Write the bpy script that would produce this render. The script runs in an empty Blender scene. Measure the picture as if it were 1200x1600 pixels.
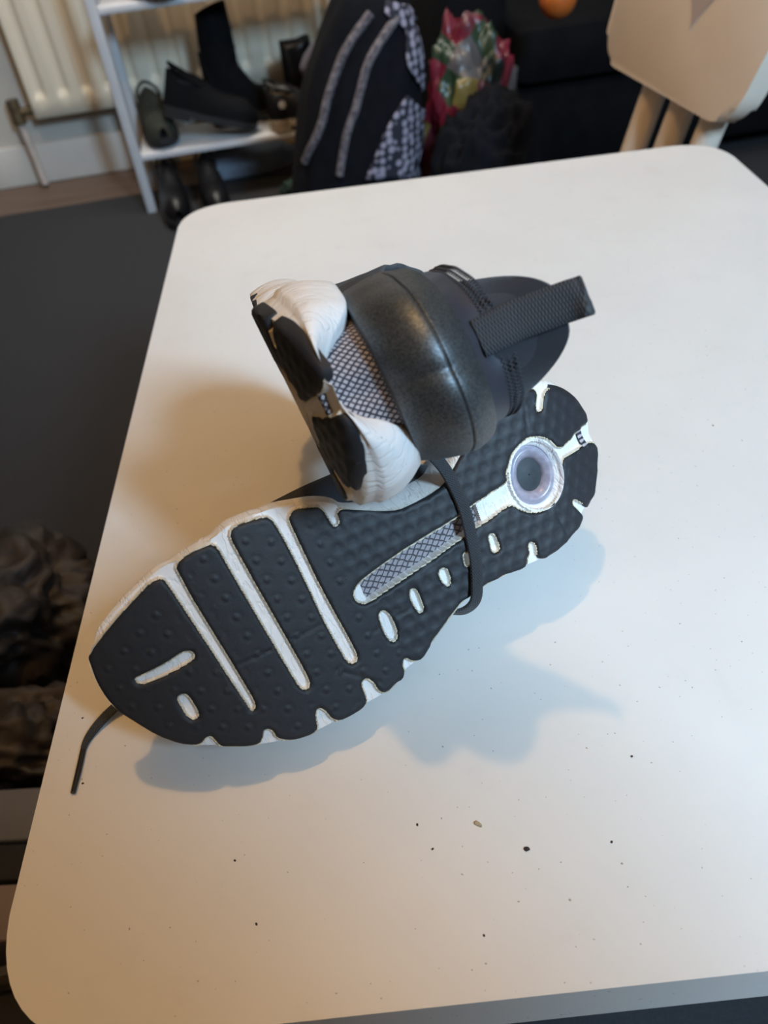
import bpy, bmesh, math, random
import numpy as np
from mathutils import Vector, Matrix, noise
from mathutils.geometry import delaunay_2d_cdt
C = bpy.context.scene.collection
sc = bpy.context.scene
random.seed(5); RNG = np.random.RandomState(3)
# ------------------------------------------------------------------ camera
TZ = 0.50                      # table top height
CAMZ = 0.87
cam_d = bpy.data.cameras.new('camera'); cam = bpy.data.objects.new('camera', cam_d); C.objects.link(cam)
RX = Vector((0.99268708, -0.08536668, -0.08535154))     # image right
DY = Vector((-0.12070523, -0.69248499, -0.71126281))    # image down
FW = Vector((0.00161349, 0.71636378, -0.69772511))      # forward
cam.matrix_world = Matrix(((RX.x, -DY.x, -FW.x, 0), (RX.y, -DY.y, -FW.y, 0), (RX.z, -DY.z, -FW.z, CAMZ), (0, 0, 0, 1)))
cam_d.sensor_fit = 'VERTICAL'; cam_d.sensor_height = 32; cam_d.sensor_width = 24; cam_d.lens = 24
cam_d.clip_start = 0.01
cam_d.dof.use_dof = True; cam_d.dof.focus_distance = 0.40; cam_d.dof.aperture_fstop = 7.5
sc.camera = cam
# ------------------------------------------------------------------ light
sc.view_settings.view_transform = 'Standard'; sc.view_settings.look = 'None'
sc.view_settings.gamma = 1; sc.view_settings.use_curve_mapping = False; sc.view_settings.exposure = 0.0
wd = bpy.data.worlds.new('room_light'); sc.world = wd; wd.use_nodes = True
wd.node_tree.nodes['Background'].inputs[0].default_value = (0.86, 0.9, 1.0, 1)
wd.node_tree.nodes['Background'].inputs[1].default_value = 0.06
E_WIN, E_BULB, E_ROOM = 86, 30, 11
def lamp(name, kind, loc, target, energy, col, **kw):
    d = bpy.data.lights.new(name, kind); d.energy = energy; d.color = col
    for k, v in kw.items(): setattr(d, k, v)
    o = bpy.data.objects.new(name, d); C.objects.link(o); o.location = loc
    o.rotation_euler = (Vector(target) - Vector(loc)).to_track_quat('-Z', 'Y').to_euler()
    return o
lamp('window_daylight', 'AREA', (1.05, -1.05, 2.08), (0.1, 0.5, TZ), E_WIN, (0.49, 0.75, 1.0), shape='RECTANGLE', size=0.36, size_y=0.6)
lamp('ceiling_bulb', 'POINT', (-0.12, 0.50, 2.30), (0, 0, 0), E_BULB, (1.0, 0.575, 0.20), shadow_soft_size=0.03)
lamp('back_room_fill', 'AREA', (-0.2, 1.9, 2.3), (-0.2, 2.3, 0), E_ROOM, (1.0, 0.94, 0.85), shape='RECTANGLE', size=1.0, size_y=0.6, spread=math.radians(100))  # added overhead fill, brightens the radiator and rack end of the room
# ------------------------------------------------------------------ helpers
def at_z(px, py, z):           # photograph point -> point at height z
    v = RX * (px - 600) + DY * (py - 800) + FW * 1200
    return Vector((0, 0, CAMZ)) + v * ((z - CAMZ) / v.z)
def at_plane(px, py, p0, n):
    v = RX * (px - 600) + DY * (py - 800) + FW * 1200; c = Vector((0, 0, CAMZ))
    return c + v * ((Vector(p0) - c).dot(Vector(n)) / v.dot(Vector(n)))
def tag(o, label=None, cat=None, group=None, kind=None):
    if label: o['label'] = label
    if cat: o['category'] = cat
    if group: o['group'] = group
    if kind: o['kind'] = kind
    return o
def thing(name, label, cat, loc=(0, 0, 0), group=None, mw=None):
    o = bpy.data.objects.new(name, None); C.objects.link(o); o.empty_display_size = 0.02
    if mw is not None: o.matrix_world = mw
    else: o.location = loc
    return tag(o, label, cat, group)
def link(name, me, mat=None, parent=None, smooth=True, sharp=None):
    o = bpy.data.objects.new(name, me); C.objects.link(o)
    if parent is not None: o.parent = parent
    if mat is not None: me.materials.append(mat)
    if smooth: me.shade_smooth()
    if sharp: me.set_sharp_from_angle(angle=math.radians(sharp))
    return o
def mesh(name, verts, faces, mat=None, parent=None, smooth=True, sharp=None, uvs=None):
    me = bpy.data.meshes.new(name); me.from_pydata([tuple(map(float, v)) for v in verts], [], [tuple(map(int, f)) for f in faces])
    if uvs is not None:
        l = me.uv_layers.new(name='UVMap'); li = np.zeros(len(me.loops), dtype=np.int32); me.loops.foreach_get('vertex_index', li)
        l.data.foreach_set('uv', np.asarray(uvs, dtype=np.float32)[li].ravel())
    me.validate(); return link(name, me, mat, parent, smooth, sharp)
def grid(name, P, mat=None, parent=None, closeu=False, flip=False, uv=None, solid=0, sub=0, sharp=None, capped=False):
    P = np.asarray(P, dtype=float); n, m = P.shape[:2]; F = []
    for i in range(n if closeu else n - 1):
        for j in range(m - 1):
            a, b = i * m + j, ((i + 1) % n) * m + j
            q = (a, b, b + 1, a + 1); F.append(q[::-1] if flip else q)
    if capped:
        F.append(tuple(i * m for i in range(n))[::-1]); F.append(tuple(i * m + m - 1 for i in range(n)))
    o = mesh(name, P.reshape(-1, 3), F, mat, parent, uvs=None if uv is None else np.asarray(uv).reshape(-1, 2), sharp=sharp)
    if solid:
        s = o.modifiers.new('thickness', 'SOLIDIFY'); s.thickness = abs(solid); s.offset = -1 if solid > 0 else 1
    if sub:
        s = o.modifiers.new('smooth', 'SUBSURF'); s.levels = sub; s.render_levels = sub
    return o
def bm_obj(name, bm, mat=None, parent=None, smooth=True, sharp=35):
    me = bpy.data.meshes.new(name); bmesh.ops.recalc_face_normals(bm, faces=bm.faces); bm.to_mesh(me); bm.free(); return link(name, me, mat, parent, smooth, sharp)
def add_box(bm, c, s, rot=None, bev=0, seg=2):
    r = bmesh.ops.create_cube(bm, size=1); vs = r['verts']
    M = Matrix.Translation(c) @ (rot.to_4x4() if rot is not None else Matrix()) @ Matrix.Diagonal((*s, 1))
    bmesh.ops.transform(bm, matrix=M, verts=vs)
    if bev: bmesh.ops.bevel(bm, geom=list({e for v in vs for e in v.link_edges}), offset=bev, segments=seg, profile=0.5, affect='EDGES')
def add_tube(bm, pts, r, n=12, caps=True):
    pts = [Vector(p) for p in pts]; rs = r if hasattr(r, '__len__') else [r] * len(pts); rings = []
    up = Vector((0.123, 0.31, 0.94))
    for i, p in enumerate(pts):
        t = (pts[min(i + 1, len(pts) - 1)] - pts[max(i - 1, 0)]).normalized()
        a = t.cross(up); a = a.normalized() if a.length > 1e-3 else t.orthogonal().normalized(); b = a.cross(t); up = b
        rings.append([bm.verts.new(p + (a * math.cos(k * 2 * math.pi / n) + b * math.sin(k * 2 * math.pi / n)) * rs[i]) for k in range(n)])
    for i in range(len(rings) - 1):
        for k in range(n): bm.faces.new((rings[i][k], rings[i][(k + 1) % n], rings[i + 1][(k + 1) % n], rings[i + 1][k]))
    if caps: bm.faces.new(rings[0][::-1]); bm.faces.new(rings[-1])
def add_prism(bm, pts, z0, z1, M=None, bev=0):
    lo = [bm.verts.new((p[0], p[1], z0)) for p in pts]; hi = [bm.verts.new((p[0], p[1], z1)) for p in pts]; n = len(pts)
    f = [bm.faces.new(lo[::-1]), bm.faces.new(hi)] + [bm.faces.new((lo[i], lo[(i + 1) % n], hi[(i + 1) % n], hi[i])) for i in range(n)]
    if bev: 
        e = list(set(f[0].edges) | set(f[1].edges)); r = bmesh.ops.bevel(bm, geom=e, offset=bev, segments=3, profile=0.5, affect='EDGES')
        vs = list(bm.verts)
    else: vs = lo + hi
    if M is not None: bmesh.ops.transform(bm, matrix=M, verts=vs)
def catmull(pts, per=8, closed=False):
    P = np.asarray(pts, dtype=float); n = len(P); out = []
    rng = range(n) if closed else range(n - 1)
    for i in rng:
        g = (lambda k: P[k % n]) if closed else (lambda k: P[min(max(k, 0), n - 1)])
        p0, p1, p2, p3 = g(i - 1), g(i), g(i + 1), g(i + 2)
        for k in range(per):
            t = k / per; out.append(0.5 * (2 * p1 + (p2 - p0) * t + (2 * p0 - 5 * p1 + 4 * p2 - p3) * t * t + (3 * p1 - p0 - 3 * p2 + p3) * t ** 3))
    if not closed: out.append(P[-1])
    return np.array(out)
def resample(P, n, closed=True):
    Q = np.vstack([P, P[:1]]) if closed else P
    d = np.r_[0, np.cumsum(np.linalg.norm(np.diff(Q, axis=0), axis=1))]
    s = np.linspace(0, d[-1], n, endpoint=not closed)
    return np.stack([np.interp(s, d, Q[:, k]) for k in range(Q.shape[1])], 1)
def ribbon(name, pts, nrm, width, thick, mat, parent, per=8, wid=None):
    P = catmull(pts, per); N = catmull(nrm, per); n = len(P); W = np.full(n, width) if wid is None else np.interp(np.linspace(0, 1, n), np.linspace(0, 1, len(wid)), wid)
    prof = [(-.5, -.25), (-.44, .35), (-.2, .5), (0, .42), (.2, .5), (.44, .35), (.5, -.25), (.4, -.5), (-.4, -.5)]
    G = np.zeros((n, len(prof) + 1, 3)); UV = np.zeros((n, len(prof) + 1, 2)); dist = 0
    for i in range(n):
        t = P[min(i + 1, n - 1)] - P[max(i - 1, 0)]; t /= np.linalg.norm(t)
        k = N[i] - N[i].dot(t) * t; k /= np.linalg.norm(k); b = np.cross(t, k)
        if i: dist += np.linalg.norm(P[i] - P[i - 1])
        for j in range(len(prof) + 1):
            x, y = prof[j % len(prof)]; G[i, j] = P[i] + b * x * W[i] + k * y * thick; UV[i, j] = (dist, x * W[i])
    return grid(name, G, mat, parent, uv=UV, sharp=60)
# ------------------------------------------------------------------ materials
def mat_new(name):
    m = bpy.data.materials.new(name); m.use_nodes = True; nt = m.node_tree; b = nt.nodes['Principled BSDF']; return m, nt, b
def N(nt, typ, **kw):
    n = nt.nodes.new(typ)
    for k, v in kw.items():
        if k.startswith('i_'): n.inputs[int(k[2:])].default_value = v
        else: setattr(n, k, v)
    return n
def math_n(nt, op, a, b=None, c=None):
    n = nt.nodes.new('ShaderNodeMath'); n.operation = op
    for i, x in enumerate((a, b, c)):
        if x is None: continue
        if isinstance(x, (int, float)): n.inputs[i].default_value = x
        else: nt.links.new(x, n.inputs[i])
    return n.outputs[0]
def coords(nt, kind='Object'): return nt.nodes.new('ShaderNodeTexCoord').outputs[kind]
def noise_n(nt, vec, scale, detail=3, rough=.5, sx=None):
    if sx:
        mp = N(nt, 'ShaderNodeMapping'); mp.inputs['Scale'].default_value = sx; nt.links.new(vec, mp.inputs[0]); vec = mp.outputs[0]
    n = N(nt, 'ShaderNodeTexNoise'); n.inputs['Scale'].default_value = scale; n.inputs['Detail'].default_value = detail; n.inputs['Roughness'].default_value = rough
    nt.links.new(vec, n.inputs['Vector']); return n.outputs[0]
def ramp(nt, fac, stops):
    r = nt.nodes.new('ShaderNodeValToRGB'); cr = r.color_ramp
    while len(cr.elements) < len(stops): cr.elements.new(0.5)
    for e, (p, c) in zip(cr.elements, stops): e.position = p; e.color = (*c, 1) if len(c) == 3 else c
    nt.links.new(fac, r.inputs[0]); return r.outputs[0]
def bump(nt, b, h, strength=.3, dist=.001):
    n = N(nt, 'ShaderNodeBump'); n.inputs['Strength'].default_value = strength; n.inputs['Distance'].default_value = dist
    nt.links.new(h, n.inputs['Height']); nt.links.new(n.outputs[0], b.inputs['Normal'])
def mixc(nt, fac, a, b):
    n = nt.nodes.new('ShaderNodeMix'); n.data_type = 'RGBA'
    if isinstance(fac, (int, float)): n.inputs[0].default_value = fac
    else: nt.links.new(fac, n.inputs[0])
    for i, x in ((6, a), (7, b)):
        if isinstance(x, tuple): n.inputs[i].default_value = (*x[:3], 1)
        else: nt.links.new(x, n.inputs[i])
    return n.outputs[2]
def mat(name, col, rough=.5, scale=0, var=.15, bmp=0, bscale=None, dist=.001, metal=0, sheen=0, spec=None, col2=None, sx=None, detail=4):
    m, nt, b = mat_new(name); b.inputs['Roughness'].default_value = rough; b.inputs['Metallic'].default_value = metal
    if spec is not None: b.inputs['Specular IOR Level'].default_value = spec
    if sheen: b.inputs['Sheen Weight'].default_value = sheen; b.inputs['Sheen Roughness'].default_value = .6
    if scale:
        v = coords(nt); f = noise_n(nt, v, scale, detail, sx=sx)
        c2 = col2 if col2 else tuple(max(0, x * (1 - var)) for x in col)
        nt.links.new(ramp(nt, f, [(.35, col), (.65, c2)]), b.inputs['Base Color'])
    else: b.inputs['Base Color'].default_value = (*col, 1)
    if bmp: bump(nt, b, noise_n(nt, coords(nt), bscale or scale, 5, .6, sx), bmp, dist)
    return m
SOLE_PAD=[(-0.8,-1.8),(16.1,9),(31.2,16.7),(38.5,20.2),(43.8,20.3),(45.3,16.6),(56.2,-57),(57.5,-58.7),(60.3,-56.8),(59.9,-47.8),(51.2,21.1),(54.8,25.5),(69.8,26.9),(72.6,23.7),(73.2,15.7),(81.6,-53.7),(83.3,-59.8),(86.8,-60.8),(88.8,-57.5),(87.9,-45.6),(80.1,22.4),(80.6,27.8),(84.5,30.1),(98.9,28.5),(101.5,25.1),(103.4,10.6),(105.2,-14.2),(105.8,-29.5),(107.6,-45.7),(109.1,-56.8),(111.9,-59.7),(115.3,-58.5),(116,-52.9),(111.3,-15.7),(109.3,15.9),(108.9,22.5),(111.7,25.4),(114.6,25.8),(124.3,22.7),(126.1,20.2),(127.1,14),(128,10.1),(130.8,9.9),(132.4,12.3),(132.4,15.8),(135,17.1),(142.6,13.1),(154.8,7.2),(163.3,4.3),(172,3.8),(182.8,4.6),(190.4,6.4),(198.4,12.4),(206.1,18.6),(214,24.3),(222.7,30.1),(232.1,34.3),(240.1,36.3),(245.6,36.4),(250.7,36.3),(255.7,35.2),(257.8,33.4),(257.5,30.3),(255.2,26.8),(254.2,24.3),(254.8,22.3),(257,21.8),(259.4,23.1),(261.6,27.3),(264.3,30.3),(267.2,31.1),(272.1,29),(277.3,25.7),(280.4,22.4),(281.4,20.5),(284.7,18.6),(286.7,16),(286.4,14.2),(289.5,11.1),(291.4,8.1),(290.8,4.5),(288.8,3.3),(283.1,3.6),(281.8,2.2),(276.9,2.2),(274.4,1.7),(272.7,0.5),(268,-0.2),(264.4,-1.1),(261.8,-0),(259.9,1.5),(258.7,4.6),(256,7.5),(252.3,10.1),(248.4,11.6),(244.3,12.5),(240.6,11.7),(236.9,10.7),(233,8.6),(230.6,6.6),(228.2,3.2),(226,0.5),(224.6,-2.3),(224.4,-5.1),(218.8,-6.1),(213.8,-6.6),(209.4,-7.7),(203.7,-8.2),(200.3,-8.9),(192.1,-10.9),(182.7,-12.3),(174.4,-13.1),(166,-14.1),(156.6,-15.3),(146.7,-17),(139.1,-18.6),(132.7,-20),(127.5,-22.2),(124.6,-25.2),(124.7,-29.5),(127.8,-32.8),(131.5,-33.5),(141.8,-31.8),(155.7,-29.5),(169.8,-27.5),(184.4,-24.5),(190.6,-23.5),(198.7,-21.9),(209.7,-20.3),(217.6,-18.5),(221,-18.1),(223.8,-19.3),(226.1,-22.2),(229.8,-25.6),(234.8,-28.1),(239.5,-29.1),(245.1,-28.4),(250.5,-26.2),(254.7,-22.7),(257.6,-17.9),(259.4,-13.3),(261,-9.4),(263.4,-7.4),(267,-7.4),(273.7,-7.5),(281.1,-7.1),(287.1,-8),(290.8,-10.3),(292.1,-13.2),(291.3,-16),(288.7,-19.6),(285.4,-26.1),(280.6,-31.8),(278.2,-35.5),(272.9,-37.8),(268.9,-37.6),(266.1,-35.1),(263.2,-31.8),(261.4,-31),(259.6,-31.8),(259.1,-34.2),(262.4,-38.9),(264.1,-42.4),(263.3,-44.4),(260.2,-46.8),(257.1,-48.1),(252.3,-49),(249.5,-51.3),(243.7,-51.7),(241.6,-52.7),(235.5,-52.7),(233.4,-53.7),(230.4,-52.7),(228.7,-50.4),(229.6,-45.4),(229.4,-43.4),(227.6,-41.4),(225.4,-41.6),(224,-44.4),(223.8,-47.4),(222,-48.9),(220.3,-52.8),(216.7,-53.4),(211.9,-52.8),(205.7,-51.8),(201,-52.4),(194.3,-51.9),(188.8,-53.6),(182.9,-54.6),(178.1,-54.6),(172.7,-57.4),(167.2,-60.5),(160.8,-64.2),(155.3,-67.3),(152.7,-70.2),(149,-72.9),(145.1,-74),(141.5,-72.2),(139.6,-69.3),(137,-69.1),(135.6,-71.8),(135.4,-76.4),(133.2,-79.1),(129,-79.2),(124.1,-81.2),(120.9,-80.7),(119.1,-77.5),(118.8,-73.5),(116.2,-69.5),(113,-69.3),(111.6,-72),(111.6,-77.7),(110.9,-81.5),(107.9,-83.4),(101.1,-84),(95,-83.7),(91.6,-80.3),(90.6,-75.6),(88.3,-72.1),(85.8,-72.3),(83.9,-76.2),(83.1,-81.8),(79.4,-83.2),(71.7,-82.1),(67.3,-80.1),(63.2,-76.8),(62.7,-72.1),(60.8,-70),(58.2,-69.8),(56.4,-73.4),(53.9,-75.5),(48.7,-74.3),(42.3,-71.2),(37.1,-68.7),(36.1,-64.8),(34.9,-61.3),(32.1,-61.1),(29.3,-63.1),(25.9,-62.7),(20,-59.2),(12.2,-51.1),(5,-39.7),(0.8,-32.5),(-1.5,-24.1),(-2.2,-15),(-1.4,-7.4)]
SOLE_HOLES=[[(13.8,-19.6),(13.6,-22.3),(16,-24.7),(28.3,-24.5),(42.2,-22.7),(43.8,-20.3),(43.1,-17.5),(39,-16),(29.5,-18.4),(18.2,-19.4)],
[(27.1,-36.4),(30.9,-35.6),(33.4,-37.4),(34.5,-48),(33.1,-50.6),(29.5,-50.8),(27.8,-46.4)],
[(132.6,-42.2),(134.8,-39.5),(137.5,-40.1),(139.5,-43.6),(140.1,-52.9),(138.7,-57.5),(136.3,-58.9),(133.7,-56.9),(132.4,-51.4)],
[(152,-39.2),(153.6,-36.2),(155.8,-36.2),(157.7,-38.2),(157.7,-46.4),(157.7,-49.4),(155.9,-51.2),(153.5,-50.4),(152,-43.3)],
[(170.6,-35.6),(172.3,-33.1),(175.1,-32.9),(177.3,-35.4),(177,-40.5),(175.8,-43.7),(173.2,-44.3),(171.3,-41.2)],
[(186.9,-31.5),(189,-30.2),(191.4,-31.3),(191.1,-36.4),(189.2,-39.3),(186.3,-38.7),(186.2,-35.7)],
[(204.1,-28),(205.6,-27.2),(207.8,-27.7),(209,-30.1),(209.2,-36.3),(207.9,-38.7),(205,-38.9),(203,-36.5),(203.5,-33)]]
SOLE_EDGE=[(-0.8,-2.4),(5.1,4.1),(14,10.6),(27.9,18.1),(42.5,23.9),(47.8,25.5),(50.8,25.5),(62.7,27.3),(74.2,29.3),(81.5,31.4),(91.2,31.5),(102.5,31),(115.5,28.1),(125.3,25.3),(133.3,20.9),(138.2,15.4),(154.7,6.9),(171.7,2.9),(183.2,3.4),(192,6.5),(198.4,11.4),(214.3,23.1),(231.7,35.2),(242.9,38.5),(256.4,36.8),(272,31.3),(281.3,24.3),(287.1,16.9),(290.6,8),(289.4,0.4),(291.7,-9.9),(289.5,-18),(285.4,-26.1),(277.2,-35),(263.8,-43.1),(251.5,-49.8),(235,-54),(222.4,-53.7),(208.3,-52.7),(193.9,-52.9),(181.1,-54.9),(173,-58.7),(161.9,-64.4),(154.7,-68.9),(148.1,-73.2),(136,-76.7),(123.7,-82.2),(111,-83.1),(94.1,-84),(79.8,-83.8),(67,-81.1),(51.9,-76.3),(35.2,-68.5),(24.6,-62.8),(11,-49.4),(4.5,-38.7),(-0.1,-31.1),(-2,-23.2),(-2.7,-14.1),(-2.2,-7.1)]
# ------------------------------------------------------------------ shoe materials
def rubber_mat(name, col):
    m, nt, b = mat_new(name); v = coords(nt)
    f = noise_n(nt, v, 260, 4, .7); dust = ramp(nt, f, [(.60, (0, 0, 0)), (.78, (1, 1, 1))])
    big = noise_n(nt, v, 22, 3, .5)
    dm = math_n(nt, 'MULTIPLY', dust, ramp(nt, big, [(.4, (0, 0, 0)), (.7, (.12, .12, .12))]))
    nt.links.new(mixc(nt, dm, col, (.28, .27, .25)), b.inputs['Base Color'])
    b.inputs['Roughness'].default_value = .6; b.inputs['Specular IOR Level'].default_value = .5
    bump(nt, b, noise_n(nt, v, 900, 3, .6), .25, .0003); return m
def foam_mat(name, aged=True):
    m, nt, b = mat_new(name); v = coords(nt)
    at = N(nt, 'ShaderNodeAttribute', attribute_name='rim'); base = (.76, .74, .73)
    f = noise_n(nt, v, 45, 5, .65); dirt = ramp(nt, f, [(.5, (0, 0, 0)), (.72, (.75, .75, .75))])
    c = mixc(nt, math_n(nt, 'MULTIPLY', at.outputs['Fac'], .85), base, (.55, .46, .27))
    c = mixc(nt, math_n(nt, 'MULTIPLY', dirt, math_n(nt, 'MULTIPLY_ADD', at.outputs['Fac'], .55, .10)), c, (.42, .35, .24))
    sp = noise_n(nt, v, 700, 2, .5); c = mixc(nt, math_n(nt, 'MULTIPLY', ramp(nt, sp, [(.70, (0, 0, 0)), (.76, (1, 1, 1))]), .45), c, (.16, .12, .09))
    nt.links.new(c, b.inputs['Base Color']); b.inputs['Roughness'].default_value = .5
    w = noise_n(nt, v, 60, 3, .5, sx=(3.2, 1, .35)); cr = ramp(nt, w, [(.46, (1, 1, 1)), (.5, (0, 0, 0)), (.54, (1, 1, 1))])
    h = math_n(nt, 'ADD', math_n(nt, 'MULTIPLY', cr, .5), math_n(nt, 'MULTIPLY', noise_n(nt, v, 420, 4, .6), .4))
    bump(nt, b, h, .55, .0009); return m
def diamond_mat(name, pitch, asp, cell, line, thr=.33):
    m, nt, b = mat_new(name); uv = N(nt, 'ShaderNodeUVMap').outputs[0]
    sp = N(nt, 'ShaderNodeSeparateXYZ'); nt.links.new(uv, sp.inputs[0])
    wob = noise_n(nt, uv, 260, 2, .5); wob = math_n(nt, 'MULTIPLY_ADD', wob, .5, -.25)
    x = math_n(nt, 'DIVIDE', sp.outputs[0], pitch); y = math_n(nt, 'DIVIDE', sp.outputs[1], pitch * asp)
    p = math_n(nt, 'ADD', math_n(nt, 'ADD', x, y), wob); q = math_n(nt, 'ADD', math_n(nt, 'SUBTRACT', x, y), wob)
    tri = lambda s: math_n(nt, 'ABSOLUTE', math_n(nt, 'SUBTRACT', math_n(nt, 'FRACT', s), .5))
    tp, tq = tri(p), tri(q)                       # 0.5 on the threads' middle, 0 in a cell's middle
    mx = math_n(nt, 'SMOOTH_MAX', tp, tq, .12)
    f = ramp(nt, mx, [(thr, (0, 0, 0)), (thr + .06, (1, 1, 1))])
    grain = noise_n(nt, uv, 1400, 3, .6); cc = mixc(nt, grain, tuple(k * .8 for k in cell), tuple(min(1, k * 1.2) for k in cell))
    nt.links.new(mixc(nt, f, cc, line), b.inputs['Base Color']); b.inputs['Roughness'].default_value = .75
    bump(nt, b, math_n(nt, 'SUBTRACT', math_n(nt, 'MULTIPLY', f, 1.0), math_n(nt, 'MULTIPLY', mx, .8)), .6, .0007); return m
def weave_mat(name, col, pu, pv, rough=.8, col2=None, dist=.0004):
    m, nt, b = mat_new(name); uv = N(nt, 'ShaderNodeUVMap').outputs[0]
    sp = N(nt, 'ShaderNodeSeparateXYZ'); nt.links.new(uv, sp.inputs[0])
    a = math_n(nt, 'SINE', math_n(nt, 'MULTIPLY', sp.outputs[0], 6.2832 / pu)); c = math_n(nt, 'SINE', math_n(nt, 'MULTIPLY', sp.outputs[1], 6.2832 / pv))
    h = math_n(nt, 'MULTIPLY_ADD', math_n(nt, 'MULTIPLY', a, c), .5, .5)
    nt.links.new(mixc(nt, h, col, col2 or tuple(k * 2.2 for k in col)), b.inputs['Base Color']); b.inputs['Roughness'].default_value = rough
    b.inputs['Sheen Weight'].default_value = .15
    bump(nt, b, h, .7, dist); return m
M_RUB = rubber_mat('black_outsole_rubber', (.012, .0135, .018))
M_FOAM = foam_mat('white_midsole_foam')
M_MESH = diamond_mat('diamond_mesh', .0034, 1.0, (.40, .37, .39), (.025, .025, .04), .30)
M_SHANK = diamond_mat('shank_mesh', .0052, 1.0, (.31, .28, .30), (.06, .055, .065), .36)
M_COUNTER = mat('satin_heel_counter', (.060, .066, .072), .47, 1300, .3, .3, 1300, dist=.0003, metal=.8, col2=(.15, .162, .17))
M_KNIT = weave_mat('black_knit', (.014, .015, .021), .0011, .0011, .85, (.024, .026, .034), .0003)
M_BAND = mat('navy_smooth_lining', (.012, .014, .026), .6, 400, .2, .15, 900, dist=.0002, sheen=.1)
M_STITCH = mat('black_stitching', (.03, .03, .036), .8)
M_WEB = weave_mat('ribbed_webbing', (.010, .012, .016), .0013, .0040, .7, (.026, .03, .036), .0005)
M_LACE = weave_mat('braided_lace', (.008, .009, .012), .0018, .0013, .6, (.03, .033, .04), .0006)
M_AGLET = mat('dark_aglet', (.02, .017, .016), .25)
M_LIN = mat('dark_lining', (.02, .02, .023), .9)
M_PURP = mat('lilac_heel_ring', (.34, .31, .37), .3, 300, .25, .2, 500, dist=.0003)
M_DISC = mat('grey_window_disc', (.022, .028, .033), .5, 300, .3)
# ------------------------------------------------------------------ shoe geometry (u toe to heel, v sideways, t up from the ground; local z = -t)
SP = np.array(SOLE_PAD) / 1000; SH = [np.array(h) / 1000 for h in SOLE_HOLES]
SE = resample(catmull(np.array(SOLE_EDGE) / 1000, 6, True), 240)
L = SE[:, 0].max()
def smooth_poly(P, it=1):
    for _ in range(it):                    # one corner-cutting pass
        Q = np.roll(P, -1, 0); P = np.stack([.78 * P + .22 * Q, .22 * P + .78 * Q], 1).reshape(-1, 2)
    return P
SPs = smooth_poly(SP); SHs = [smooth_poly(h, 2) for h in SH]
def fs(u):
    u = np.asarray(u, float)
    return np.where(u < .085, .013 * (1 - u / .085) ** 2, 0) + np.where(u > .235, .009 * ((u - .235) / .045) ** 2, 0)
def sst(a, b, x):
    t = np.clip((np.asarray(x) - a) / (b - a), 0, 1); return t * t * (3 - 2 * t)
def seg_dist(P, poly):
    A = poly; B = np.roll(poly, -1, 0); D = B - A; dd = (D * D).sum(1) + 1e-18; out = np.full(len(P), 9.)
    for k in range(0, len(P), 4000):
        p = P[k:k + 4000, None, :] - A[None]; t = np.clip((p * D[None]).sum(2) / dd, 0, 1)
        out[k:k + 4000] = np.sqrt(((p - t[..., None] * D[None]) ** 2).sum(2)).min(1)
    return out
def inside(P, poly):
    x, y = P[:, 0], P[:, 1]; r = np.zeros(len(P), bool); A = poly; B = np.roll(poly, -1, 0)
    for (x0, y0), (x1, y1) in zip(A, B):
        if y0 == y1: continue
        c = ((y0 > y) != (y1 > y)) & (x < (x1 - x0) * (y - y0) / (y1 - y0) + x0); r ^= c
    return r
def in_black(P):
    r = inside(P, SPs)
    for h in SHs: r &= ~inside(P, h)
    return r
# centre line of the footprint
_xs = np.linspace(.01, .985, 60) * L; _hi, _lo = [], []
for x in _xs:
    P = SE[np.abs(SE[:, 0] - x) < .006]; m = np.interp(x, [0, 1], [0, 1]); up = P[P[:, 1] > np.median(P[:, 1]) - 1e-9] if len(P) else P
    mid = (P[:, 1].max() + P[:, 1].min()) / 2; _hi.append(P[P[:, 1] > mid][:, 1].mean()); _lo.append(P[P[:, 1] <= mid][:, 1].mean())
_hi, _lo = np.array(_hi), np.array(_lo); _c = (_hi + _lo) / 2; _c = np.convolve(np.pad(_c, 6, 'edge'), np.ones(13) / 13, 'valid'); _c[-10:] = _c[-10]
vc = lambda u: np.interp(u, _xs, _c)
HEELC = float(_c[-1])
TW = np.roll(SE, -1, 0) - np.roll(SE, 1, 0); TW /= np.linalg.norm(TW, axis=1)[:, None]; NO = np.stack([-TW[:, 1], TW[:, 0]], 1)
for _ in range(3): NO = (np.roll(NO, 1, 0) + NO + np.roll(NO, -1, 0)) / 3
NO /= np.linalg.norm(NO, axis=1)[:, None]
SHANK = np.array([(.1305, -.015), (.1315, -.040), (.204, -.030), (.204, .000)])
RC = np.array([.2425, -.0090]); RRX, RRY = .0162, .0196
def depth(P):
    """recess of the white sole face below the pad face"""
    d = np.minimum(seg_dist(P, SPs), np.min([seg_dist(P, h) for h in SHs], axis=0)); ib = in_black(P)
    dep = .0007 + .0024 * sst(.0008, .0013, d)
    sh = inside(P, SHANK) & ~ib; dep = np.where(sh, .0008 + .0070 * sst(.0009, .0018, d), dep)
    rr = np.sqrt(((P[:, 0] - RC[0]) / RRX) ** 2 + ((P[:, 1] - RC[1]) / RRY) ** 2)
    dep = np.where(rr < 1.05, .0008 + .012 * sst(1.02, .97, rr) if False else .0008 + .012 * (1 - sst(.90, .955, rr)), dep)
    hb = (P[:, 0] > .225) & (d < .0042) & ~ib & (seg_dist(P, SE) < .0042) & ((P[:, 0] > .268) | (P[:, 1] < -.01)) & (np.abs(P[:, 1] + .003) > .008)
    dep = np.where(hb, .0034, dep)
    rim = np.where(ib, 0, np.exp(-(d / .0010) ** 4)); return np.where(ib, .0020 + .0012 * sst(.7, .85, P[:, 0] / L), dep), rim
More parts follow.
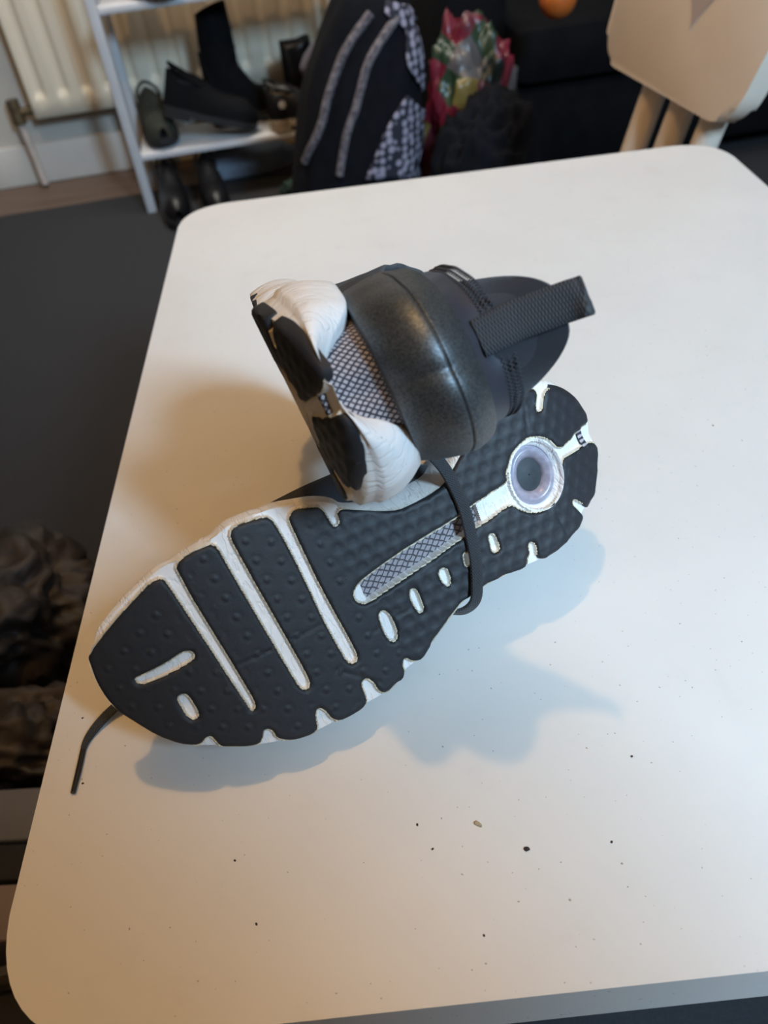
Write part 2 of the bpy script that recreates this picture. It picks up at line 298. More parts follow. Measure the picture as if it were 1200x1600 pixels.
def cdt(bound, holes, pts):
    V = [Vector(p) for p in bound]; E = [(i, (i + 1) % len(bound)) for i in range(len(bound))]
    for h in holes:
        k = len(V); V += [Vector(p) for p in h]; E += [(k + i, k + (i + 1) % len(h)) for i in range(len(h))]
    V += [Vector(p) for p in pts]
    v, e, f, ov, oe, of = delaunay_2d_cdt(V, E, [], 0, 1e-7)
    v = np.array([tuple(p) for p in v]); f = np.array([t for t in f if len(t) == 3]); return v, f
def interior(poly, holes, step, margin):
    lo, hi = poly.min(0), poly.max(0); X, Y = np.meshgrid(np.arange(lo[0], hi[0], step), np.arange(lo[1], hi[1], step * .866)); X[1::2] += step / 2
    P = np.stack([X.ravel(), Y.ravel()], 1); k = inside(P, poly)
    for h in holes: k &= ~inside(P, h)
    P = P[k]; d = seg_dist(P, poly)
    for h in holes: d = np.minimum(d, seg_dist(P, h))
    return P[d > margin]
def orient(v, f, up=True):
    a, b, c = v[f[:, 0]], v[f[:, 1]], v[f[:, 2]]; s = (b[:, 0] - a[:, 0]) * (c[:, 1] - a[:, 1]) - (b[:, 1] - a[:, 1]) * (c[:, 0] - a[:, 0])
    f = f[np.abs(s) > 1e-14]; s = s[np.abs(s) > 1e-14]; f = f.copy(); f[s < 0] = f[s < 0][:, ::-1]; return f
def tt_side(x): return np.interp(x, [0, .1, .35, .5, .6, .7, .85, 1], [.016, .019, .025, .030, .036, .036, .037, .037])
XN = SE[:, 0] / L; DV = (SE[:, 1] - vc(SE[:, 0])) / .045
TT = tt_side(XN) - .021 * sst(.88, .97, XN) * (1 - sst(.12, .85, np.abs(DV)))
for _ in range(2): TT = (np.roll(TT, 1) + TT + np.roll(TT, -1)) / 3
def build_outsole(parent):
    pts = interior(SPs, SHs, .00125, .0007); v, f = cdt(SPs, SHs, pts)
    cen = v[f].mean(1); f = f[in_black(cen)]; f = orient(v, f)
    bd = np.minimum(seg_dist(v, SPs), np.min([seg_dist(v, h) for h in SHs], axis=0))
    t = fs(v[:, 0]) + .0007 * (1 - sst(0, .0009, bd))
    # dimples in the arch and heel, small studs in the forefoot
    w = sst(.118, .128, v[:, 0] + (v[:, 1]) * .25) ; p = .0084
    gy = np.round(v[:, 1] / (p * .866)); gx = v[:, 0] / p - (gy % 2) * .5; dx = (gx - np.round(gx)) * p; dy = v[:, 1] - gy * p * .866
    r = np.hypot(dx, dy); t += w * .0004 * (1 - sst(.0022, .0031, r))
    # studs: two per strip, along the strips' direction
    dirn = np.array([.07, -.075]); dirn /= np.linalg.norm(dirn); dirn = np.array([.10, -.995]); 
    a = v[:, 0] + .10 * v[:, 1]; bq = v[:, 1]; ga = (a - .004) / .0105; gb = bq / .0108 + .5 * (np.round(ga) % 2)
    r2 = np.hypot((ga - np.round(ga)) * .0105, (gb - np.round(gb)) * .0108); ok = (bd > .003) * (1 - w)
    t += ok * (-.0006 * (1 - sst(.0004, .0014, r2)) + .00022 * np.exp(-((r2 - .0024) / .0006) ** 2))
    # flex lines
    for A, B in ((( .0598, -.0334), (.1107, -.0323)), ((.103, -.058), (.122, -.075)), ((.244, .012), (.248, .03)), ((.247, -.03), (.25, -.052)), ((.128, -.048), (.156, -.045))):
        t += .0006 * np.exp(-(seg_dist(v, np.array([A, B])) / .0006) ** 2)
    n = len(v); E = {}
    for tri in f:
        for i in range(3):
            a_, b_ = tri[i], tri[(i + 1) % 3]; E[(a_, b_)] = 1
    bl = [(a_, b_) for (a_, b_) in E if (b_, a_) not in E]; bv = sorted({k for e in bl for k in e}); idx = {k: n + i for i, k in enumerate(bv)}
    V = np.column_stack([v, -t]); bvv = v[bv]; dEdge = seg_dist(bvv, SE); outer = dEdge < .0035
    sA, sB = SE, np.roll(SE, -1, 0); sD = sB - sA; tq = np.clip(((bvv[:, None] - sA[None]) * sD[None]).sum(2) / (sD * sD).sum(1)[None], 0, 1)
    pj = sA[None] + tq[..., None] * sD[None]; near = np.argmin(((bvv[:, None] - pj) ** 2).sum(2), 1); ar = np.arange(len(bvv)); tn = tq[ar, near][:, None]
    sP = pj[ar, near]; sNn = NO[near] * (1 - tn) + NO[(near + 1) % len(SE)] * tn; xh = sst(.74, .86, bvv[:, 0] / L) * (1 - sst(.0035, .0075, dEdge)); xh = xh * (1 - 1.0 * np.exp(-((bvv[:, 1] + .003) / .0120) ** 2) * (bvv[:, 0] > .27)) * np.where((bvv[:, 0] < .268) & (bvv[:, 1] > -.01), .0, 1)
    tgt = sP + sNn * .0012; out = (tgt - bvv) * xh[:, None]; m1 = bvv + out * .8; m2 = bvv + out
    f0 = fs(bvv[:, 0]); r1 = np.column_stack([m1, -(f0 + .0014 + .001 * xh)]); r2_ = np.column_stack([m2, -(f0 + np.where(outer, .0048, .003) + .0018 * xh * (1 - np.exp(-((bvv[:, 1] + .003) / .018) ** 2)))])
    nb2 = len(bv); r3 = np.column_stack([m2 - sNn * .003 * xh[:, None], r2_[:, 2]])
    F = [tuple(x) for x in f]
    for a_, b_ in bl:
        ia, ib = idx[a_], idx[b_]; F += [(b_, a_, ia, ib), (ib, ia, ia + nb2, ib + nb2), (ib + nb2, ia + nb2, ia + 2 * nb2, ib + 2 * nb2)]
    low = np.vstack([r1, r2_, r3])
    return mesh('outsole', np.vstack([V, low]), F, M_RUB, parent, sharp=55)
def build_midsole(parent):
    ring = SE - NO * .0004
    pts = interior(ring, [], .0007, .0004); v, f = cdt(ring, [], pts); f = f[inside(v[f].mean(1), ring)]; f = orient(v, f)
    dep, rim = depth(v); V = [np.column_stack([v, -(fs(v[:, 0]) + dep)])]; nb = len(ring); F = [tuple(x) for x in f]; R = [rim]
    d0, r0 = depth(ring); rows = 16; prev = None
    arch = np.exp(-((XN - .60) / .095) ** 2) * (DV > 0); topheel = sst(.62, .72, XN) * (1 - sst(.92, .97, XN)) * (DV > 0); notch = sum(np.exp(-((SE[:, 0] - g) / .0022) ** 2) for g in (.0496, .0715, .0986)) * (DV > 0)
    flush = sst(-.1, .5, -NO[:, 1]) * (1 - sst(.24, .34, XN))
    flush = np.maximum(flush, 1 - sst(.0, .035, XN))
    rear = sst(.93, .99, XN) * np.exp(-((SE[:, 1] - HEELC) / .0075) ** 2)
    lobe = sst(.74, .86, XN) * (1 - rear)
    k = len(v)
    for j in range(1, rows + 1):
        q = j / rows; tb = fs(SE[:, 0]) + d0; t = tb + (TT - tb) * q
        off = -.0004 + .0020 * math.sin(math.pi * q) ** .7 * (1 - .8 * sst(.7, .85, XN) * (q < .3)) + arch * (.013 * q ** .9 - .001) + topheel * .0028 + lobe * .0022 * math.sin(math.pi * min(q * 1.05, 1)) - .0035 * q ** 3 - flush * (.0012 + .0016 * math.sin(math.pi * q)) - .0012 * notch * (q < .75) - rear * (.0060 * sst(.12, .6, q)) - .002 * sst(.8, 1, XN) * q
        wr = np.array([noise.noise(Vector((p[0] * 160, p[1] * 160, q * 1.2 + 5))) for p in SE]); off = off + .0006 * wr * math.sin(math.pi * q) * (arch + lobe)
        P = SE + NO * off[:, None]; V.append(np.column_stack([P, -t])); R.append(np.full(nb, math.exp(-q * rows / 1.5)) * .8 + r0 * 0)
    for off2, up in ((-.0065, .0004), (-.011, -.0010), (-.017, -.004)):
        P = SE + NO * (off2 - rear[:, None] * .008 if False else off2) - NO * (rear * .0060)[:, None]; V.append(np.column_stack([P, -(TT + up)])); R.append(np.zeros(nb))
    tot = rows + 3
    bi = {}
    # bottom ring vertices coincide with the first nb input points
    for j in range(tot):
        for i in range(nb):
            i2 = (i + 1) % nb
            lo = (i, i2) if j == 0 else (k + (j - 1) * nb + i, k + (j - 1) * nb + i2)
            hi = (k + j * nb + i, k + j * nb + i2); F.append((lo[0], lo[1], hi[1], hi[0]))
    V = np.vstack(V); o = mesh('midsole', V, F, M_FOAM, parent, sharp=50)
    at = o.data.attributes.new('rim', 'FLOAT', 'POINT'); rr = np.concatenate(R).astype(np.float32); at.data.foreach_set('value', rr[:len(o.data.vertices)]); return o
# rings of the upper: t, back, front, rear width factor, front width factor
RT = np.array([.010, .018, .026, .035, .043, .053, .063, .071, .080, .092, .106])
RB = np.array([.283, .281, .2790, .2825, .2890, .2940, .2915, .2835, .2790, .2825, .2920])
RF = np.array([.006, .007, .010, .018, .040, .078, .104, .120, .132, .142, .150])
RK = np.array([.88, .82, .74, .69, .66, .65, .645, .66, .68, .69, .68])
RKF = np.array([.93, .93, .91, .87, .82, .76, .70, .65, .60, .56, .52])
_tf = np.linspace(RT[0], RT[-1], 200)
def _soft(v):
    y = np.interp(_tf, RT, v)
    for _ in range(3): y = np.convolve(np.pad(y, 7, 'edge'), np.ones(15) / 15, 'valid')
    return y
RT, RB, RF, RK, RKF = _tf, _soft(RB), _soft(RF), _soft(RK), _soft(RKF)
def S(si, t, off=0.0):
    """point of the upper for outline index si (float array) at height t (array)"""
    si = np.asarray(si, float) % len(SE); i0 = np.floor(si).astype(int) % len(SE); fr = si - np.floor(si)
    p = SE[i0] * (1 - fr[..., None]) + SE[(i0 + 1) % len(SE)] * fr[..., None]
    nn = NO[i0] * (1 - fr[..., None]) + NO[(i0 + 1) % len(SE)] * fr[..., None]
    x = p[..., 0] / L; ub, uf = np.interp(t, RT, RB), np.interp(t, RT, RF)
    k = np.interp(t, RT, RKF) * (1 - sst(.2, .68, x)) + np.interp(t, RT, RK) * sst(.2, .68, x)
    c0 = vc(p[..., 0]); c1 = c0 * 1.0; hx = sst(.3, .6, 1 - x); c1 = c0 * (1 - .35 * hx * np.clip((t - .03) / .06, 0, 1)) + .0085 * sst(.5, .85, x) * np.clip((t - .015) / .045, 0, 1) + .006 * (1 - sst(.35, .6, x)) * np.clip((t - .02) / .03, 0, 1)
    return np.stack([uf + x * (ub - uf) + nn[..., 0] * off, c1 + (p[..., 1] - c0) * k + nn[..., 1] * off, -np.asarray(t)], -1)
def t_rim(x): return np.interp(x, [0, .25, .40, .55, .72, .85, .93, 1.0], [.088, .086, .076, .062, .060, .070, .086, .107])
IH = int(np.argmax(SE[:, 0]))          # outline index at the back of the heel
def smooth_cols(P, it=2):
    for _ in range(it): P[:, 1:-1] = (P[:, :-2] + 2 * P[:, 1:-1] + P[:, 2:]) / 4
    return P
def build_upper(parent):
    n, m = 240, 34; si = np.arange(n); x = SE[:, 0] / L; tr = t_rim(x)
    for _ in range(4): tr = (np.roll(tr, 1) + tr + np.roll(tr, -1)) / 3
    q = np.linspace(0, 1, m) ** .9; T = .012 + (tr[:, None] - .012) * q[None]; P = S(np.repeat(si[:, None], m, 1).astype(float), T)
    P = smooth_cols(P, 3)
    inn = [P[:, -1] * 1.0]
    cen = np.array([.215, HEELC * .8])
    G = [P]
    for dn, inw in ((-.0012, .02), (0.0, .05), (.004, .07), (.03, .10), (.06, .2), (.07, .6)):
        Q = P[:, -1].copy(); Q[:, :2] += (cen - Q[:, :2]) * inw; Q[:, 2] += dn; G.append(Q[:, None]) if dn < .05 else G.append(np.column_stack([Q[:, :2], np.minimum(Q[:, 2], -.02) * 0 - .022 - 0 * Q[:, 2]])[:, None])
    A = np.concatenate(G, 1); ulen = np.r_[0, np.cumsum(np.linalg.norm(np.diff(SE, axis=0), axis=1))]
    UV = np.zeros(A.shape[:2] + (2,)); UV[..., 0] = ulen[:, None]; UV[..., 1] = np.r_[np.linspace(0, .11, m), np.linspace(.112, .2, A.shape[1] - m)][None]
    return grid('upper', A, M_KNIT, parent, closeu=True, uv=UV, sharp=60)
def patch(name, s0, s1, tl, th, n, m, off, mt, parent, edge=.12, back=.0012, fn=None):
    """a raised panel on the upper between two heights, its edges turned in"""
    a = np.linspace(0, 1, n); b = np.linspace(0, 1, m); si = IH + s0 + (s1 - s0) * a; lo = tl(a); hi = th(a)
    T = lo[:, None] + (hi - lo)[:, None] * b[None]; SI = np.repeat(si[:, None], m, 1)
    rise = np.minimum(sst(0, edge, a), sst(0, edge, 1 - a))[:, None] * np.minimum(sst(0, edge, b), sst(0, edge, 1 - b))[None]
    o = off * rise + back
    if fn is not None: o = o + fn(SI, T) * rise
    P = S(SI, T, o); P0 = S(SI, T, -.002)
    P = P.copy(); P[0], P[-1] = P0[0], P0[-1]; P[:, 0], P[:, -1] = P0[:, 0], P0[:, -1]
    UV = np.stack([SI * np.linalg.norm(SE[IH] - SE[IH - 1]), T], -1)
    return grid(name, P, mt, parent, uv=UV, sharp=60)
def build_shoe(name, label, group=None):
    root = thing(name, label, 'shoe', group=group)
    build_outsole(root); build_midsole(root); build_upper(root)
    # heel mesh window
    patch('heel_mesh', -34, 34, lambda a: np.full(a.shape, .010), lambda a: .0375 + 0 * a, 70, 40, .0012, M_MESH, root, .04, .0006)
    # satin counter: bulging shell with a moulded line
    def bulge(SI, T):
        d = (SI - IH) / 46; tc = .0525; r = np.clip(1 - ((T - tc) / .0195) ** 2, 0, 1) * np.clip(1 - d ** 2, 0, 1) ** .5
        return .0080 * r ** .6 - .0008 * np.exp(-((T - .0560 - .001 * np.cos(d * 3)) / .00042) ** 2)
    patch('heel_counter', -42, 42, lambda a: .0350 + .002 * (2 * a - 1) ** 4, lambda a: .0705 - .012 * np.abs(2 * a - 1) ** 2.5, 110, 150, .0022, M_COUNTER, root, .035, .0010, bulge)
    patch('collar_band', -46, 46, lambda a: .0680 - .012 * np.abs(2 * a - 1) ** 2.5, lambda a: .0825 - .018 * np.abs(2 * a - 1) ** 1.6, 80, 10, .0006, M_BAND, root, .05, .0020)
    bm = bmesh.new()               # zigzag stitching where the collar meets the band
    for row in range(3):
        k = 0
        for si in np.arange(-31, 31, .42):
            a = abs(si) / 60; tb = .0825 - .018 * a ** 1.6 + (row - 1) * .0024
            sgn = 1 if k % 2 else -1; k += 1
            p = [S(np.array(IH + si + q * .35), np.array(tb + sgn * q * .0009), .0008 + .0019 * (1 - (si / 33) ** 2) + .0005 * (1 - q * q)) for q in (-1, 0, 1)]
            add_tube(bm, p, .00032, 4, False)
    st = bm_obj('stitching', bm, M_STITCH, root, sharp=None); tag(st, kind='stuff')
    # pull tab: folded webbing over the back of the collar
    c = HEELC; cs = c + .0085; pts = [(.2852, cs, -.074), (.2862, cs, -.082), (.2875, cs, -.090), (.2905, cs + .001, -.099), (.2940, cs + .002, -.107), (.2975, cs + .003, -.1125), (.2955, cs + .003, -.1135), (.2905, cs + .002, -.107), (.2865, cs + .001, -.100), (.2850, cs, -.095)]
    nr = [(1, 0, 0), (1, 0, 0), (1, 0, .15), (1, 0, .3), (1, 0, .3), (.7, 0, -.7), (-.9, 0, -.5), (-1, 0, -.3), (-1, 0, -.3), (-1, 0, -.2)]
    ribbon('pull_tab', pts, nr, .0150, .0011, M_WEB, root)
    # cushion ring seen through the sole window
    prof = [(1.02, .0010), (.985, .0016), (.95, .0030), (.93, .0045), (.90, .0046), (.885, .0058), (.865, .0059), (.85, .0075), (.845, .0078), (.80, .0058), (.72, .0050), (.64, .0056), (.56, .0070), (.50, .0082), (.47, .0105)]
    G = lambda pr: np.array([[(RC[0] + r * RRX * math.cos(a), RC[1] + r * RRY * math.sin(a), -t) for r, t in pr] for a in np.linspace(0, 2 * math.pi, 64, endpoint=False)])
    grid('window_collar', G(prof[:9]), M_FOAM, root, closeu=True); rg = grid('cushion_ring', G(prof[7:]), M_PURP, root, closeu=True)
    tag(rg, 'lilac cushion ring set in the heel window')
    grid('cushion_disc', G([(.50, .0098), (.47, .0098), (.25, .0094), (.02, .0093)]), M_DISC, root, closeu=True)
    # woven plate in the shank slot
    a = np.linspace(0, 1, 30)[:, None]; b = np.linspace(0, 1, 6)[None]
    A, B = np.array([.1290, -.0200]), np.array([.2050, -.0060]); A2, B2 = np.array([.1290, -.0360]), np.array([.2050, -.0230])
    Pp = (A[None, None] * (1 - a[..., None]) + B * a[..., None]) * (1 - b[..., None]) + (A2 * (1 - a[..., None]) + B2 * a[..., None]) * b[..., None]
    P3 = np.concatenate([Pp, np.full(Pp.shape[:2] + (1,), -.0066)], 2)
    grid('shank_plate', P3, M_SHANK, root, uv=np.stack([a * .082 + 0 * b, b * .022 + 0 * a], -1))
    # laces over the throat, tongue top
    for i, (u, t, w) in enumerate(((.088, .055, .020), (.100, .062, .021), (.112, .068, .022), (.124, .074, .022))):
        cc = float(vc(u)) * .75
        pts = [(u + .012, cc - w, -(t - .012)), (u + .006, cc - w * .5, -(t + .002)), (u + .003, cc, -(t + .0045)), (u + .006, cc + w * .5, -(t + .002)), (u + .012, cc + w, -(t - .012))]
        ribbon('lace', pts, [(-.3, -.8, -.5), (-.4, -.4, -1), (-.5, 0, -1), (-.4, .4, -1), (-.3, .8, -.5)], .006, .0012, M_LACE, root)
    return root
def copy_tree(o, parent=None):
    c = o.copy(); C.objects.link(c)
    if parent is not None: c.parent = parent
    for ch in list(o.children): copy_tree(ch, c)
    return c
SO = Vector((-.14052769, .21294674, .09207847 + TZ)); SA = Vector((.92222074, .38626965, .01745489)).normalized(); SB = Vector((-.22389, .49664443, .83858069)); SB = (SB - SA * SB.dot(SA)).normalized(); SN = SA.cross(SB)
def frame(o, x, y, z): return Matrix(((x.x, y.x, z.x, o.x), (x.y, y.y, z.y, o.y), (x.z, y.z, z.z, o.z), (0, 0, 0, 1)))
shoe = build_shoe('running_shoe', 'running shoe lying on its side with the full black and white sole facing the camera')
shoe_b = copy_tree(shoe); shoe_b['label'] = 'running shoe seen from its heel, resting on the other shoe, pull tab pointing right'
MA = frame(SO, SA, SB, SN); shoe.matrix_world = MA
# second shoe: heel towards the camera, propped on the first
BAZ, BPI = math.radians(-3.5), math.radians(37.5)
EU = -Vector((math.sin(BAZ) * math.cos(BPI), math.cos(BAZ) * math.cos(BPI), -math.sin(BPI)))
et = (RX * .9 - DY * .44); et = (et - EU * et.dot(EU)).normalized(); EW = -et; EVb = EW.cross(EU)
HP = Vector((0, 0, CAMZ)) + (RX * (504 - 600) / 1200 + DY * (608 - 800) / 1200 + FW) * .283
MB = frame(Vector((0, 0, 0)), EU, -EVb, EW)     # mirrored foot
MB.translation = HP - (MB.to_3x3() @ Vector((.289, HEELC, -.013)))
shoe_b.matrix_world = MB
# long lace looped round the waist of the first shoe
lp = [(.158, .034, -.016), (.1665, .0335, -.004), (.1759, .0315, .0035), (.1856, .0279, .0040), (.1913, .0180, .0032), (.1945, .004, .0025), (.1953, -.0096, .0025), (.1941, -.0226, .0025), (.1923, -.0351, .0025), (.1886, -.0472, .003), (.1845, -.0563, .0025), (.1782, -.0605, -.0015), (.170, -.0590, -.006), (.160, -.055, -.012)]
ribbon('lace_loop', lp, [(-.2, .6, .7), (0, .5, .8)] + [(0, .1, 1)] * 8 + [(0, -.3, 1), (-.1, -.6, .8), (-.2, -.9, .3), (-.2, -1, 0)], .0068, .0022, M_LACE, shoe, 10)
iA = MA.inverted()
tp = [at_z(x, y, TZ + z) for x, y, z in ((215, 1075, .012), (185, 1100, .006), (162, 1122, .003), (143, 1145, .0015), (133, 1162, .0014), (129, 1176, .0014))]
zn = iA.to_3x3() @ Vector((0, 0, 1))
le = ribbon('lace_end', [iA @ p for p in tp], [zn] * 6, .0062, .0014, M_LACE, shoe, 8, wid=[.0062, .0066, .0066, .0056, .0040, .0026])
bm = bmesh.new(); add_tube(bm, [iA @ at_z(x, y, TZ + .0016) for x, y in ((130, 1172), (122, 1208), (114, 1239))], [.0016, .0016, .0013], 10); ag = bm_obj('aglet', bm, M_AGLET, le)
# ------------------------------------------------------------------ room shell
WD = Vector((1, .11, 0)).normalized(); WNr = Vector((-WD.y, WD.x, 0))       # along the back wall, and away from the camera
WP = Vector((-1.083, 2.575, 0))
WM = Matrix(((WD.x, WNr.x, 0, WP.x), (WD.y, WNr.y, 0, WP.y), (0, 0, 1, 0), (0, 0, 0, 1)))     # wall frame: x along, y into the wall
W3 = WM.to_3x3()
M_WALL = mat('cream_wall', (.50, .47, .42), .85, 3, .08, .1, 60)
M_WOOD = mat('brown_floorboards', (.16, .105, .075), .5, 9, .4, .15, 40, sx=(.3, 6, 1), col2=(.10, .065, .045))
M_RUG = mat('charcoal_rug', (.026, .026, .030), .95, 400, .3, .5, 900, dist=.002)
M_WHITE = mat('white_gloss_paint', (.62, .60, .56), .4, 8, .06)
M_RAD = mat('cream_radiator_enamel', (.70, .62, .49), .4, 5, .05)
def wbox(name, x0, x1, y0, y1, z0, z1, m, parent=None, bev=0, kind=None):
    bm = bmesh.new(); add_box(bm, ((x0 + x1) / 2, (y0 + y1) / 2, (z0 + z1) / 2), (x1 - x0, y1 - y0, z1 - z0), None, bev); bmesh.ops.transform(bm, matrix=WM, verts=bm.verts)
    o = bm_obj(name, bm, m, parent, smooth=bool(bev))
    if kind: o['kind'] = kind
    return o
wbox('wall_back', -1.9, 3.6, 0, .12, 0, 2.5, M_WALL, kind='structure')
wbox('wall_left', -2.02, -1.9, -4.2, .12, 0, 2.5, M_WALL, kind='structure')
wbox('wall_right', 3.6, 3.72, -4.2, .12, 0, 2.5, M_WALL, kind='structure')
wbox('ceiling', -1.9, 3.6, -4.2, 0, 2.5, 2.6, M_WALL, kind='structure')
bm = bmesh.new(); add_box(bm, (-.78, -.42, 1.245), (2.48, .12, 2.49)); o = bm_obj('light_blocker_wall', bm, M_WALL, None, smooth=False); o['kind'] = 'structure'  # added unseen wall section, keeps window light off the table's front left
fl = wbox('floor', -2.02, 3.72, -4.2, .12, -.06, 0, M_WOOD, kind='structure')
wbox('baseboard_back', -1.9, 3.6, -.018, 0, 0, .115, M_WHITE, bev=.004, kind='structure')
bm = bmesh.new(); add_box(bm, (0, 0, .004), (1, 1, .008)); bm.free()
rug = wbox('rug', -1.55, 3.3, -2.85, -.262, 0, .008, M_RUG); tag(rug, 'large charcoal rug covering the wooden floor under the table', 'rug')
# ------------------------------------------------------------------ table
def rrect(x0, x1, y0, y1, r, n=12):
    out = []
    for cx, cy, a0 in ((x1 - r, y1 - r, 0), (x0 + r, y1 - r, 90), (x0 + r, y0 + r, 180), (x1 - r, y0 + r, 270)):
        for i in range(n + 1):
            a = math.radians(a0 + 90 * i / n); out.append((cx + r * math.cos(a), cy + r * math.sin(a)))
    return out
def scratch_mask(nt, segs, width):
    v = coords(nt, 'Object'); sp = N(nt, 'ShaderNodeSeparateXYZ'); nt.links.new(v, sp.inputs[0]); tot = None
    for (x0, y0), (x1, y1) in segs:
        l = math.hypot(x1 - x0, y1 - y0); dx, dy = (x1 - x0) / l, (y1 - y0) / l
        X = math_n(nt, 'SUBTRACT', sp.outputs[0], x0); Y = math_n(nt, 'SUBTRACT', sp.outputs[1], y0)
        a = math_n(nt, 'ADD', math_n(nt, 'MULTIPLY', X, dx), math_n(nt, 'MULTIPLY', Y, dy)); b = math_n(nt, 'ABSOLUTE', math_n(nt, 'SUBTRACT', math_n(nt, 'MULTIPLY', X, dy), math_n(nt, 'MULTIPLY', Y, dx)))
        inr = math_n(nt, 'MULTIPLY', math_n(nt, 'GREATER_THAN', a, 0), math_n(nt, 'LESS_THAN', a, l))
        q = math_n(nt, 'MULTIPLY', math_n(nt, 'SUBTRACT', 1.0, math_n(nt, 'MINIMUM', math_n(nt, 'DIVIDE', b, width), 1.0)), inr)
        tot = q if tot is None else math_n(nt, 'MAXIMUM', tot, q)
    return tot
def table_mat():
    m, nt, b = mat_new('worn_white_tabletop'); v = coords(nt)
    px = [((1003, 1429), (1117, 1415)), ((920, 1070), (1160, 1116)), ((262, 1485), (228, 1572)), ((268, 1483), (395, 1555)), ((203, 1415), (245, 1462)), ((802, 937), (1000, 970)), ((600, 1463), (750, 1460)), ((848, 1430), (865, 1365)), ((1088, 1190), (1094, 1283)), ((1160, 1110), (1200, 1160)), ((800, 1165), (806, 1188)), ((940, 1430), (1003, 1429)), ((930, 980), (1010, 960)), ((390, 400), (420, 340)), ((405, 430), (450, 330))]
    segs = [tuple((p.x, p.y) for p in (at_z(x, y, TZ), at_z(x2, y2, TZ))) for (x, y), (x2, y2) in px]
    sm = scratch_mask(nt, segs, .00035); f = noise_n(nt, v, 7, 4, .6)
    base = ramp(nt, f, [(.35, (.69, .665, .635)), (.65, (.655, .63, .60))])
    smear = ramp(nt, noise_n(nt, v, 28, 5, .65), [(.60, (0, 0, 0)), (.74, (.25, .25, .25))])
    spk = ramp(nt, noise_n(nt, v, 480, 1, .4), [(.765, (0, 0, 0)), (.79, (.8, .8, .8))])
    c = mixc(nt, smear, base, (.58, .54, .50)); c = mixc(nt, spk, c, (.25, .20, .17)); c = mixc(nt, math_n(nt, 'MULTIPLY', sm, .28), c, (.30, .26, .24))
    nt.links.new(c, b.inputs['Base Color']); b.inputs['Roughness'].default_value = .42; b.inputs['Specular IOR Level'].default_value = .35
    h = math_n(nt, 'MULTIPLY_ADD', sm, -1.0, math_n(nt, 'MULTIPLY', noise_n(nt, v, 900, 2, .5), .08)); bump(nt, b, h, .15, .0004); return m
M_TAB = table_mat(); M_LEG = mat('white_metal_tube', (.60, .58, .55), .35)
tab = thing('folding_table', 'low white folding table with rounded corners under the shoes', 'table', (.13, .52, 0))
bm = bmesh.new()
TC = [(.463, .961), (-.198, .951), (-.196, .0865), (.461, .0785)]
def quad_round(c, r, n=12, bow=.006):
    out = []; k = len(c)
    for i in range(k):
        p, a, b = Vector(c[i]), Vector(c[i - 1]), Vector(c[(i + 1) % k]); da, db = (a - p).normalized(), (b - p).normalized()
        for j in range(n + 1):
            t = j / n; q = (p + da * r) * (1 - t) ** 2 * 1.0 + 2 * t * (1 - t) * (p + (da + db) * r * .07) + (p + db * r) * t * t; out.append((q.x - .13, q.y - .52))
    return out
outl = quad_round(TC, .055)
add_prism(bm, outl, TZ - .042, TZ, bev=.010); bm_obj('tabletop', bm, M_TAB, tab, sharp=50).location = (0, 0, 0)
for vtx in []: pass
for sx in (-.27, .27):                       # two U-shaped folding legs
    for y in (-.36, .36):
        bm = bmesh.new(); add_tube(bm, [(sx, y, TZ - .052), (sx, y * .98, .2), (sx, y, .016)], .011, 12); bm_obj('leg', bm, M_LEG, tab)
        bm = bmesh.new(); add_tube(bm, [(sx, y, .0085), (sx, y, .022)], .014, 12); bm_obj('foot_cap', bm, M_LIN, tab)
    bm = bmesh.new(); add_tube(bm, [(sx, -.36, .12), (sx, .36, .12)], .008, 10); bm_obj('crossbar', bm, M_LEG, tab)
bm = bmesh.new(); o2 = quad_round([(.43, .93), (-.166, .92), (-.163, .105), (.43, .105)], .04); add_prism(bm, o2, TZ - .055, TZ - .041); bm_obj('underframe', bm, M_LEG, tab)
# crumbs on the table
M_CR = mat('dark_crumb', (.035, .02, .018), .8, 900, .5); M_CT = mat('tan_crumb', (.45, .36, .24), .8, 900, .3)
def crumb(px, py, r, m, label, group=None, st=1.4):
    bm = bmesh.new(); bmesh.ops.create_icosphere(bm, subdivisions=2, radius=r)
    for v in bm.verts: v.co *= 1 + .45 * noise.noise(v.co * 900 + Vector((px, py, 0))); v.co.x *= st; v.co.z *= .6
    for v in bm.verts: v.co.z = max(v.co.z, -r * .35)
    o = bm_obj('crumb', bm, m, None, sharp=None); p = at_z(px, py, TZ); o.location = (p.x, p.y, p.z + r * .34); o.rotation_euler.z = px; return tag(o, label, 'crumb', group)
crumb(823, 1327, .0011, M_CR, 'largest dark crumb on the white table, below the heel shadow'); crumb(747, 1288, .0011, M_CT, 'pale tan crumb lying left of the largest dark crumb', st=2)
for x, y, w_ in ((367, 1345, 'below the shoe toe shadow'), (401, 1444, 'nearest the front left corner'), (676, 1327, 'between the tan crumb and the toe side, lower of a pair'), (652, 1289, 'left of the tan crumb, upper of a pair'), (1114, 665, 'right of the heel, highest of all'), (129, 1122, 'left of the loose lace end'), (129, 1224, 'beside the lace tip'), (987, 1182, 'right of the heel shadow'), (756, 1462, 'nearest the middle of the front edge'), (956, 1316, 'right of the largest dark crumb')):
    crumb(x, y, .0005, M_CR, 'tiny dark crumb ' + w_, 'tiny crumbs on the tabletop')
